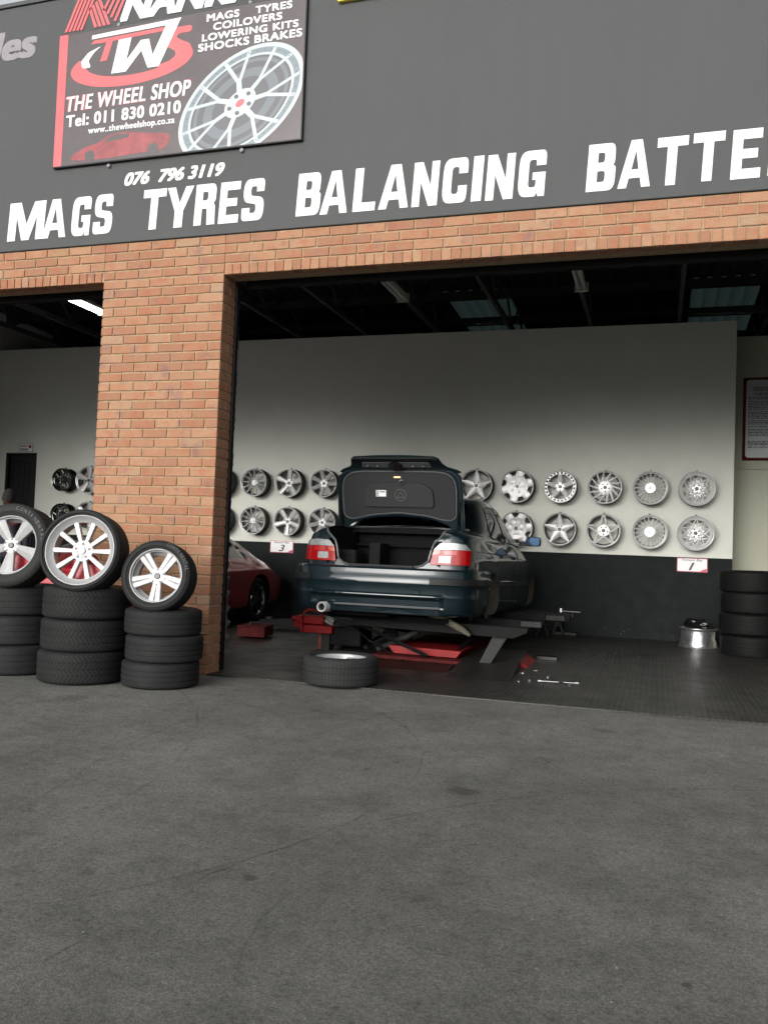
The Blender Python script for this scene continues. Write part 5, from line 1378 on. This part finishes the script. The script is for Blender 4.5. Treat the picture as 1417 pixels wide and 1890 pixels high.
# ------------------------------------------------------------------ scissor lift under it
lift = thing('car_lift', 'low scissor lift with dark steel arms and worn red base under the teal car', 'car lift', (-2.4, 1.6, .014))
def L_(name, bm, m, s=None): o = obj(name, bm, m, lift, s); o.location = (2.4, -1.6, -.014); return o
bm = bmesh.new(); prism(bm, [(-2.93, .465), (-1.16, .435), (-1.17, .395), (-1.30, .335), (-2.93, .365)], lambda u, v, k: Vector((u, 1.60 if k else 1.74, v))); L_('cross_beam', bm, M_greyd)
bm = bmesh.new(); box(bm, -3.35, -1.0, 4.05, 4.19, .33, .44, bev=.004); L_('cross_beam', bm, M_greyd)
for x in (-2.95, -2.05):
    bm = bmesh.new(); box(bm, x - .0, x + .16, 1.75, 4.05, .36, .43, bev=.004); L_('platform_rail', bm, M_greyd)
bm = bmesh.new(); prism(bm, [(-2.60, .165), (-1.84, .150), (-1.89, .085), (-2.54, .09)], lambda u, v, k: Vector((u, 1.80 if k else 2.35, v))); L_('base_box', bm, M_red)
bm = bmesh.new(); prism(bm, [(-2.72, .085), (-1.80, .075), (-1.84, .045), (-2.72, .05)], lambda u, v, k: Vector((u, 1.62 if k else 3.9, v))); L_('base_rim', bm, M_redd)
bm = bmesh.new(); prism(bm, [(1.22, .016), (1.55, .04), (3.9, .04), (3.9, .016)], lambda u, v, k: Vector((-2.62 if k else -1.86, u, v))); L_('base_plate', bm, mat('scuffed dull red', (.035, .008, .007), .6, spec=.3, noise=.4, nscale=20))
for x in (-2.86, -1.90):
    for sg in (0, 1):
        bm = bmesh.new(); y0, y1 = (1.85, 3.7) if sg == 0 else (3.7, 1.85)
        tube(bm, [(x + .06 * sg, y0, .12), (x + .06 * sg, y1, .37)], .03, 4); L_('scissor_arm', bm, M_greyd)
bm = bmesh.new(); tube(bm, [(-2.90, 1.72, .37), (-2.15, 1.66, .10)], .018, 4); tube(bm, [(-2.74, 1.75, .18), (-2.55, 1.72, .27)], .016, 4); L_('brace_bar', bm, M_greyd)
bm = bmesh.new(); prism(bm, [(-1.63, .07), (-1.52, .07), (-1.36, .345), (-1.50, .345)], lambda u, v, k: Vector((u, 1.66 if k else 1.72, v))); L_('lift_leg', bm, M_grey)
bm = bmesh.new(); prism(bm, [(-2.70, .07), (-2.60, .07), (-2.72, .365), (-2.86, .365)], lambda u, v, k: Vector((u, 2.3 if k else 2.36, v))); L_('lift_leg', bm, M_greyd)
# swing arms sticking out on the right, with pads
for y, xo, z in ((2.35, -1.13, .425), (3.6, -1.02, .415), (4.5, -1.0, .40)):
    bm = bmesh.new(); box(bm, -2.0, xo - .22, y, y + .10, z - .055, z + .03, bev=.006); L_('swing_arm', bm, M_greyd)
    bm = bmesh.new(); box(bm, xo - .219, xo, y + .012, y + .088, z - .04, z + .02, bev=.006); L_('arm_extension', bm, M_grey)
    bm = bmesh.new(); lathe(bm, [(.001, z + .021), (.05, z + .021), (.05, z + .06), (.001, z + .06)], 20, axis='Z', M=Matrix.Translation((-1.72, y + .05, .0))); L_('rubber_pad', bm, M_bag)
for y in (2.4, 4.5):
    bm = bmesh.new(); lathe(bm, [(.001, .43), (.05, .43), (.05, .47), (.001, .47)], 20, axis='Z', M=Matrix.Translation((-3.1, y, .0))); L_('rubber_pad', bm, M_bag)
bm = bmesh.new(); box(bm, -1.165, -1.145, 4.49, 4.50, .40, .47); L_('arm_pin', bm, M_steel)
M_plate = mat('treadplate', (.022, .020, .018), .45, metal=.2, noise=.3, bump=.6, bscale=220)
bm = bmesh.new(); prism(bm, [(.98, .016), (1.00, .022), (1.75, .085), (2.75, .095), (2.75, .016)], lambda u, v, k: Vector(((-1.80 + (u - .98) * -.03) if k else (-1.215 - (u - .98) * .06), u, v))); L_('ramp_plate', bm, M_plate)
bm = bmesh.new(); prism(bm, [(1.75, .016), (1.77, .022), (2.3, .085), (3.3, .095), (3.3, .016)], lambda u, v, k: Vector((-3.45 if k else -2.75, u, v))); L_('ramp_plate', bm, M_plate)
bm = bmesh.new(); prism(bm, [(-1.33, .016), (-1.20, .016), (-1.28, .075), (-1.33, .082)], lambda u, v, k: Vector((u, 2.0 if k else 2.6, v))); L_('red_corner', bm, M_red)
bm = bmesh.new(); box(bm, -1.22, -1.0, 2.75, 2.90, .015, .05, bev=.004); L_('foot_pad', bm, M_bag)
bm = bmesh.new(); box(bm, -3.30, -2.95, 1.95, 2.35, .10, .30, bev=.02); L_('hydraulic_block', bm, M_greyd)

bm = bmesh.new(); tube(bm, [(-3.2, 2.0, .30), (-3.0, 1.85, .33), (-2.8, 1.78, .20), (-2.5, 1.76, .06), (-2.3, 1.5, .035), (-2.2, 1.3, .03)], .010, 6); L_('hydraulic_hose', bm, M_bag, 60)
bm = bmesh.new(); tube(bm, [(-2.75, 1.9, .10), (-2.35, 2.0, .30)], .035, 10); tube(bm, [(-2.36, 1.998, .30), (-2.2, 2.04, .37)], .018, 8); L_('lift_cylinder', bm, M_grey, 40)
bm = bmesh.new(); tube(bm, [(-3.22, 1.92, .33), (-3.02, 1.92, .335), (-3.0, 1.90, .31)], .009, 6); tube(bm, [(-3.14, 1.93, .31), (-2.96, 1.93, .30)], .007, 6); L_('linkage_rod', bm, M_grey, 40)
bm = bmesh.new(); tube(bm, [(-1.15, 1.02, .022), (-1.14, .98, .024)], .006, 6); L_('ramp_pin', bm, M_steel)

# red trolley tool at the left
tj = thing('red_jack_tray', 'red steel jack with bent carrying handle and orange leg beside the exhaust', 'jack', (-3.45, 2.0, .014))
bm = bmesh.new(); box(bm, -.17, .20, -.12, .12, .21, .29, bev=.01); box(bm, -.26, -.15, -.05, .05, .25, .32, bev=.01); obj('lower_tray', bm, M_red, tj)
bm = bmesh.new(); box(bm, -.22, .09, -.09, .09, .30, .385, bev=.012); lathe(bm, [(.03, -.3), (.03, -.18)], 12, M=Matrix.Translation((0, 0, .34)) @ Matrix.Rotation(-PI / 2, 4, 'Z'), cap=True); obj('upper_housing', bm, M_red, tj)
bm = bmesh.new(); tube(bm, [(-.13, -.13, .22), (-.14, -.13, .36), (-.11, -.13, .43), (-.06, -.13, .455), (.06, -.13, .44), (.10, -.13, .40)], .011, 8); obj('handle', bm, M_red, tj, 50)
bm = bmesh.new(); tube(bm, [(.03, .0, .01), (.03, 0, .21)], .018, 8); obj('leg', bm, M_orange, tj)
bm = bmesh.new(); box(bm, .055, .15, -.05, .1, .004, .208); box(bm, -.05, .06, -.07, .07, 0, .012); obj('foot', bm, M_grey, tj)
bm = bmesh.new(); box(bm, .09, .20, -.05, .02, .30, .37, M=Matrix.Rotation(R(20), 4, 'Y') @ Matrix.Translation((-.13, 0, .03)), bev=.01); tube(bm, [(.10, -.06, .37), (.19, -.06, .32)], .008, 6); obj('ratchet_block', bm, M_steel, tj)

# axle stands and jack handle by the back wall
def stand(x, y, lab):
    t = thing('axle_stand', lab, 'axle stand', (x, y, .014), (0, 0, R(8)), 'grey axle stands by the back wall')
    for k in range(4):
        a = PI / 4 + k * PI / 2; bm = bmesh.new(); c, s = math.cos(a), math.sin(a)
        tube(bm, [(.03 * c, .03 * s, .19), (.055 * c, .055 * s, .11), (.11 * c, .11 * s, .004)], [.020, .020, .014], 5); obj('leg', bm, M_grey, t, 40)
    bm = bmesh.new(); lathe(bm, [(.035, .13), (.035, .20), (.048, .205), (.048, .225), (.030, .23), (.028, .28), (.001, .28)], 16, axis='Z'); obj('post', bm, M_grey, t, 40)
    bm = bmesh.new(); box(bm, -.035, .035, -.02, .02, .28, .30, bev=.005); box(bm, -.04, -.025, -.02, .02, .295, .325); box(bm, .025, .04, -.02, .02, .295, .325); obj('saddle', bm, M_grey, t)
    return t
stand(-1.32, 5.78, 'grey axle stand standing clear at the back wall, right of the lift')
stand(-1.52, 5.62, 'grey axle stand partly behind the lift arm')
jh = thing('trolley_jack', 'dark trolley jack with a bright steel handle against the dark dado', 'jack', (-1.22, 5.72, .014))
bm = bmesh.new(); tube(bm, [(-.02, .10, .05), (-.02, .02, .33)], .010, 8); box(bm, -.18, .16, .02, .16, 0, .05, bev=.01); obj('frame', bm, M_black, jh)
bm = bmesh.new(); tube(bm, [(-.055, 0, .345), (.20, .06, .335)], .009, 8); bmesh.ops.create_uvsphere(bm, u_segments=12, v_segments=8, radius=.022, matrix=Matrix.Translation((-.065, 0, .347))); obj('handle', bm, M_steel, jh, 50)

# wheel brace and bolts on the floor
wb_ = thing('wheel_brace', 'bright steel four way wheel brace lying on the rubber matting', 'wheel brace', (-.81, 1.15, .026), (0, 0, R(8)))
for a, b_ in (((-.185, -.03), (.17, -.03)), ((-.10, .24), (.08, -.26))):
    bm = bmesh.new(); A_, B_ = Vector((a[0], a[1], .0)), Vector((b_[0], b_[1], .012 if a[1] > 0 else 0)); tube(bm, [A_, B_], .0075, 8)
    d_ = (B_ - A_).normalized()
    for p, s in ((A_, 1), (B_, -1)): tube(bm, [p, p + d_ * s * .035], .0135, 8)
    obj('bar', bm, M_steel, wb_, 40)
def bolt(x, y, lab, rz_=0):
    t = thing('wheel_bolt', lab, 'bolt', (x, y, .024), (0, 0, rz_), 'loose wheel bolts on the floor')
    bm = bmesh.new(); lathe(bm, [(.001, 0), (.012, 0), (.014, .012), (.007, .014), (.007, .04), (.001, .042)], 8); obj('bolt_body', bm, M_steel, t)
bolt(-1.06, 1.08, 'steel wheel bolt lying nearest the wheel brace', .4); bolt(-1.08, 1.77, 'steel wheel bolt standing furthest in, by the red corner', 2); bolt(-1.17, 1.50, 'dull wheel bolt lying beside the treadplate ramp', 1.2)

# ------------------------------------------------------------------ red coupe in the next bay
RC = thing('red_coupe', 'deep red low coupe with a sloping end, mostly hidden behind the brick pillar', 'car', (-6.33, 1.15, .03))
T2 = [(.03, .62, .30, .62, .66, .70, .60, .76, .5), (.15, .74, .25, .66, .76, .76, .72, .82, .6), (.5, .83, .2, .70, .83, .83, .77, .90, .6), (1.0, .87, .17, .74, .86, .86, .78, 1.03, .56), (1.5, .87, .16, .76, .86, .88, .78, 1.18, .54), (2.0, .86, .16, .76, .85, .89, .77, 1.25, .53),
      (2.45, .86, .16, .76, .85, .89, .77, 1.275, .53), (2.95, .86, .16, .76, .85, .885, .77, 1.27, .53), (3.3, .865, .16, .76, .86, .88, .77, 1.195, .56), (3.6, .875, .17, .76, .87, .87, .77, 1.06, .61), (3.95, .875, .18, .75, .87, .84, .75, .94, .63), (4.35, .855, .2, .68, .82, .76, .71, .81, .58), (4.62, .80, .24, .56, .78, .62, .66, .67, .5), (4.74, .70, .29, .45, .6, .5, .5, .54, .4)]
bm = car_body(T2, 4.74, .2, .16); cb = obj('body', bm, M_maroon, RC); md = cb.modifiers.new('s', 'SUBSURF'); md.levels = 2; apply_mods(cb); BV2 = bvh_of(cb)
for side in 'RL':
    patch('side_window', [(1.35, .90), (1.9, .90), (2.25, .90)], [(1.5, 1.13), (1.9, 1.19), (2.2, 1.205)], side, M_glassd, RC, off=.004, bv=BV2)
    patch('side_window', [(2.33, .905), (2.8, .905), (3.42, .905)], [(2.33, 1.215), (2.8, 1.22), (3.12, 1.16)], side, M_glassd, RC, off=.004, bv=BV2)
    patch('roof_pillar', [(2.25, .90), (2.33, .90)], [(2.2, 1.20), (2.33, 1.20)], side, M_trim, RC, 3, 6, off=.005, bv=BV2)
patch('windscreen', [(-.58, .93), (0, .95), (.58, .93)], [(-.45, 1.19), (0, 1.21), (.45, 1.19)], 'F', M_glassd, RC, off=.004, bv=BV2)
patch('rear_window', [(-.5, .98), (0, 1.0), (.5, .98)], [(-.45, 1.18), (0, 1.2), (.45, 1.18)], 'B', M_glassd, RC, off=.004, bv=BV2)
for sgn in (1, -1):
    for s in (.95, 3.60):
        bm = bmesh.new(); lathe(bm, [(.35, .50), (.35, 1.2)], 40, M=Matrix.Translation((0, s, .33)) @ Matrix.Rotation(-PI / 2 * sgn, 4, 'Z'), cap=True); boolean(cb, bm, M_under)
        t = link(bpy.data.objects.new('wheel', None)); t.parent = RC; t.location = (sgn * .745, s, .305); t.rotation_euler = (0, 0, R(90) if sgn > 0 else R(-90))
        obj('tyre', tyre_mesh(.315, .23, .215), M_tyreD, t, 28)
        bm = bmesh.new(); lathe(bm, [(.232, -.075), (.222, -.092), (.212, -.09), (.20, -.06)], 40); obj('rim_edge', bm, M_chrome, t, 40)
        bm = bmesh.new(); lathe(bm, [(.20, -.03), (.001, -.03)], 30)
        for k in range(5): a = k * 2 * PI / 5; blade(bm, a, a, .03, .05, .205, .07, -.06, -.07, .02, .006)
        disc(bm, .05, -.075, -.03); obj('rim_spokes', bm, M_blackrim, t, 30)
shade(cb.data, 32)
# grey ribbed cones stacked behind the guide
cn = thing('hose_stand', 'grey ribbed upright post standing behind the black roller door channel', 'post', (-4.23, 1.25, .014))
bm = bmesh.new(); pr_ = [(.001, 0), (.13, 0), (.13, .02)]
for k in range(6): pr_ += [(.085 - k * .004, .05 + k * .15), (.08 - k * .004, .12 + k * .15), (.115 - k * .008, .165 + k * .15), (.115 - k * .008, .18 + k * .15)]
pr_ += [(.03, .97), (.001, .98)]
lathe(bm, pr_, 24, axis='Z'); obj('ribbed_body', bm, M_cone, cn, 40)
# things on the floor between the cars
rb = thing('red_toolbox', 'low red metal toolbox on the floor beside the red coupe', 'toolbox', (-4.62, 2.9, .014), (0, 0, R(10)))
bm = bmesh.new(); box(bm, -.17, .17, -.2, .2, .02, .13, bev=.01); obj('box_body', bm, M_redd, rb)
bm = bmesh.new(); box(bm, -.175, .175, -.205, .205, .132, .15, bev=.006); obj('lid', bm, M_redd, rb)
bm = bmesh.new(); tube(bm, [(-.08, 0, .15), (-.08, 0, .18), (.08, 0, .18), (.08, 0, .15)], .008, 6); obj('handle', bm, M_black, rb)
fj = thing('floor_jack', 'long dark low floor jack on the matting between the two cars', 'jack', (-4.72, 3.95, .014), (0, 0, R(6)))
bm = bmesh.new(); prism(bm, [(-.34, .03), (.36, .03), (.36, .10), (.10, .15), (-.30, .13)], lambda u, v, k: Vector((u, -.11 if k else .11, v))); obj('chassis', bm, M_greyd, fj)
for x in (-.27, .30):
    for y in (-.125, .125): 
        bm = bmesh.new(); lathe(bm, [(.03, -.012), (.03, .012)], 14, M=Matrix.Translation((x, y, .03)), cap=True); obj('roller', bm, M_grey, fj, 40)
bm = bmesh.new(); lathe(bm, [(.001, .151), (.05, .151), (.05, .175), (.001, .175)], 16, axis='Z', M=Matrix.Translation((-.2, 0, -.012))); obj('saddle', bm, M_grey, fj, 40)

# ------------------------------------------------------------------ the person behind the stack
def person(x, y, rz_):
    t = thing('person', 'person with short dark hair in dark overalls standing inside the left bay', 'person', (x, y, .014), (0, 0, rz_))
    def skin(name, V, E, Rr, m, root=0, sub=2):
        me = bpy.data.meshes.new(name); me.from_pydata(V, E, []); o = link(bpy.data.objects.new(name, me)); o.parent = t
        md = o.modifiers.new('s', 'SKIN'); 
        for i, r in enumerate(Rr): me.skin_vertices[0].data[i].radius = (r if isinstance(r, tuple) else (r, r)); 
        me.skin_vertices[0].data[root].use_root = True
        md2 = o.modifiers.new('u', 'SUBSURF'); md2.levels = sub
        apply_mods(o); o.data.materials.clear(); o.data.materials.append(m)
        for p in o.data.polygons: p.use_smooth = True
        return o
    V = [(0, 0, .93), (0, 0, 1.12), (0, .01, 1.32), (0, .01, 1.44), (0, .0, 1.50),
         (.10, 0, .90), (.11, -.01, .50), (.11, .02, .10), (.12, -.12, .05),
         (-.10, 0, .90), (-.11, -.01, .50), (-.11, .02, .10), (-.12, -.12, .05),
         (.19, 0, 1.40), (.23, .02, 1.12), (.24, -.06, .87), (-.19, 0, 1.40), (-.23, .02, 1.12), (-.24, -.06, .87)]
    E = [(0, 1), (1, 2), (2, 3), (3, 4), (0, 5), (5, 6), (6, 7), (7, 8), (0, 9), (9, 10), (10, 11), (11, 12), (3, 13), (13, 14), (14, 15), (3, 16), (16, 17), (17, 18)]
    Rr = [(.15, .11), (.14, .10), (.16, .11), (.10, .08), .055, .085, .065, .045, .04, .085, .065, .045, .04, .06, .045, .035, .06, .045, .035]
    body_ = skin('body', V, E, Rr, M_cloth)
    # hands
    for sgn in (1, -1):
        V = [(sgn * .24, -.065, .88), (sgn * .24, -.08, .82)]; E = [(0, 1)]; Rr = [(.022, .03), (.018, .038)]
        for k in range(4):
            b0 = len(V); yy = -.115 + k * .023; ln = (.065, .078, .072, .055)[k]
            V += [(sgn * .24, yy, .80), (sgn * .232, yy - .004, .80 - ln * .55), (sgn * .222, yy - .002, .80 - ln)]; Rr += [.010, .0085, .0075]; E += [(1, b0), (b0, b0 + 1), (b0 + 1, b0 + 2)]
        b0 = len(V); V += [(sgn * .228, -.125, .845), (sgn * .222, -.138, .805)]; Rr += [.011, .009]; E += [(0, b0), (b0, b0 + 1)]
        skin('hand', V, E, Rr, M_skin, 0, 1)
    bm = bmesh.new(); bmesh.ops.create_icosphere(bm, subdivisions=4, radius=1)
    for v in bm.verts:
        p = v.co.copy(); X_, Y_, Z_ = p.x * .078, p.y * .098, p.z * .118
        if p.z < 0: X_ *= 1 + p.z * .28; Y_ = Y_ * (1 + p.z * .15) - .012 * -p.z
        dn = math.exp(-((p.x / .16) ** 2 + ((p.z + .08) / .2) ** 2)) if p.y < 0 else 0; Y_ -= .022 * dn
        for ex in (-.38, .38):
            de = math.exp(-(((p.x - ex) / .16) ** 2 + ((p.z - .1) / .12) ** 2)) if p.y < 0 else 0; Y_ += .010 * de
        dm = math.exp(-((p.x / .3) ** 2 + ((p.z + .48) / .06) ** 2)) if p.y < 0 else 0; Y_ += .004 * dm
        v.co = (X_, Y_, Z_)
    lathe(bm, [(.050, -.14), (.048, -.07), (.046, -.03)], 16, axis='Z', M=Matrix.Translation((0, .015, 0)))
    h = obj('head', bm, M_skin, t, 80); h.location = (0, -.005, 1.595)
    for sgn in (1, -1):
        bm = bmesh.new(); bmesh.ops.create_uvsphere(bm, u_segments=10, v_segments=8, radius=1, matrix=Matrix.Translation((sgn * .078, .008, .0)) @ Matrix.Diagonal((.010, .020, .032, 1))); obj('ear', bm, M_skin, h, 80)
        bm = bmesh.new(); bmesh.ops.create_uvsphere(bm, u_segments=10, v_segments=8, radius=.011, matrix=Matrix.Translation((sgn * .030, -.083, .012))); obj('eye', bm, M_label, h, 80)
    bm = bmesh.new(); bmesh.ops.create_icosphere(bm, subdivisions=4, radius=1)
    for v in bm.verts:
        p = v.co; v.co = (p.x * .085, p.y * .104 + .006, p.z * .122 + .008)
    bmesh.ops.delete(bm, geom=[v for v in bm.verts if (v.co.y < -.055 and v.co.z < .075) or v.co.z < -.035 or (v.co.y < 0 and v.co.z < .02)], context='VERTS')
    obj('hair', bm, M_hair, h, 80)
    return t
person(-8.0, 2.5, R(205))

# loose grit on the forecourt
bm = bmesh.new()
rg = random.Random(5)
for k in range(420):
    y = -5.9 + 5.8 * rg.random() ** .8; x = rg.uniform(-6.5, 2.2) * (.35 + .65 * (y + 6.7) / 6.7)
    r = rg.choice((.0015, .002, .003, .004)) * rg.uniform(.7, 1.3)
    bmesh.ops.create_icosphere(bm, subdivisions=1, radius=r, matrix=Matrix.Translation((x, y, r * .4)) @ Matrix.Rotation(rg.uniform(0, 6), 4, 'Z') @ Matrix.Diagonal((1.2, .9, .6, 1)))
tag(obj('loose_grit', bm, mat('pale grit', (.17, .165, .15), .9, noise=.5, nscale=3)), 'pale loose grit scattered over the asphalt forecourt', 'grit', kind='stuff')
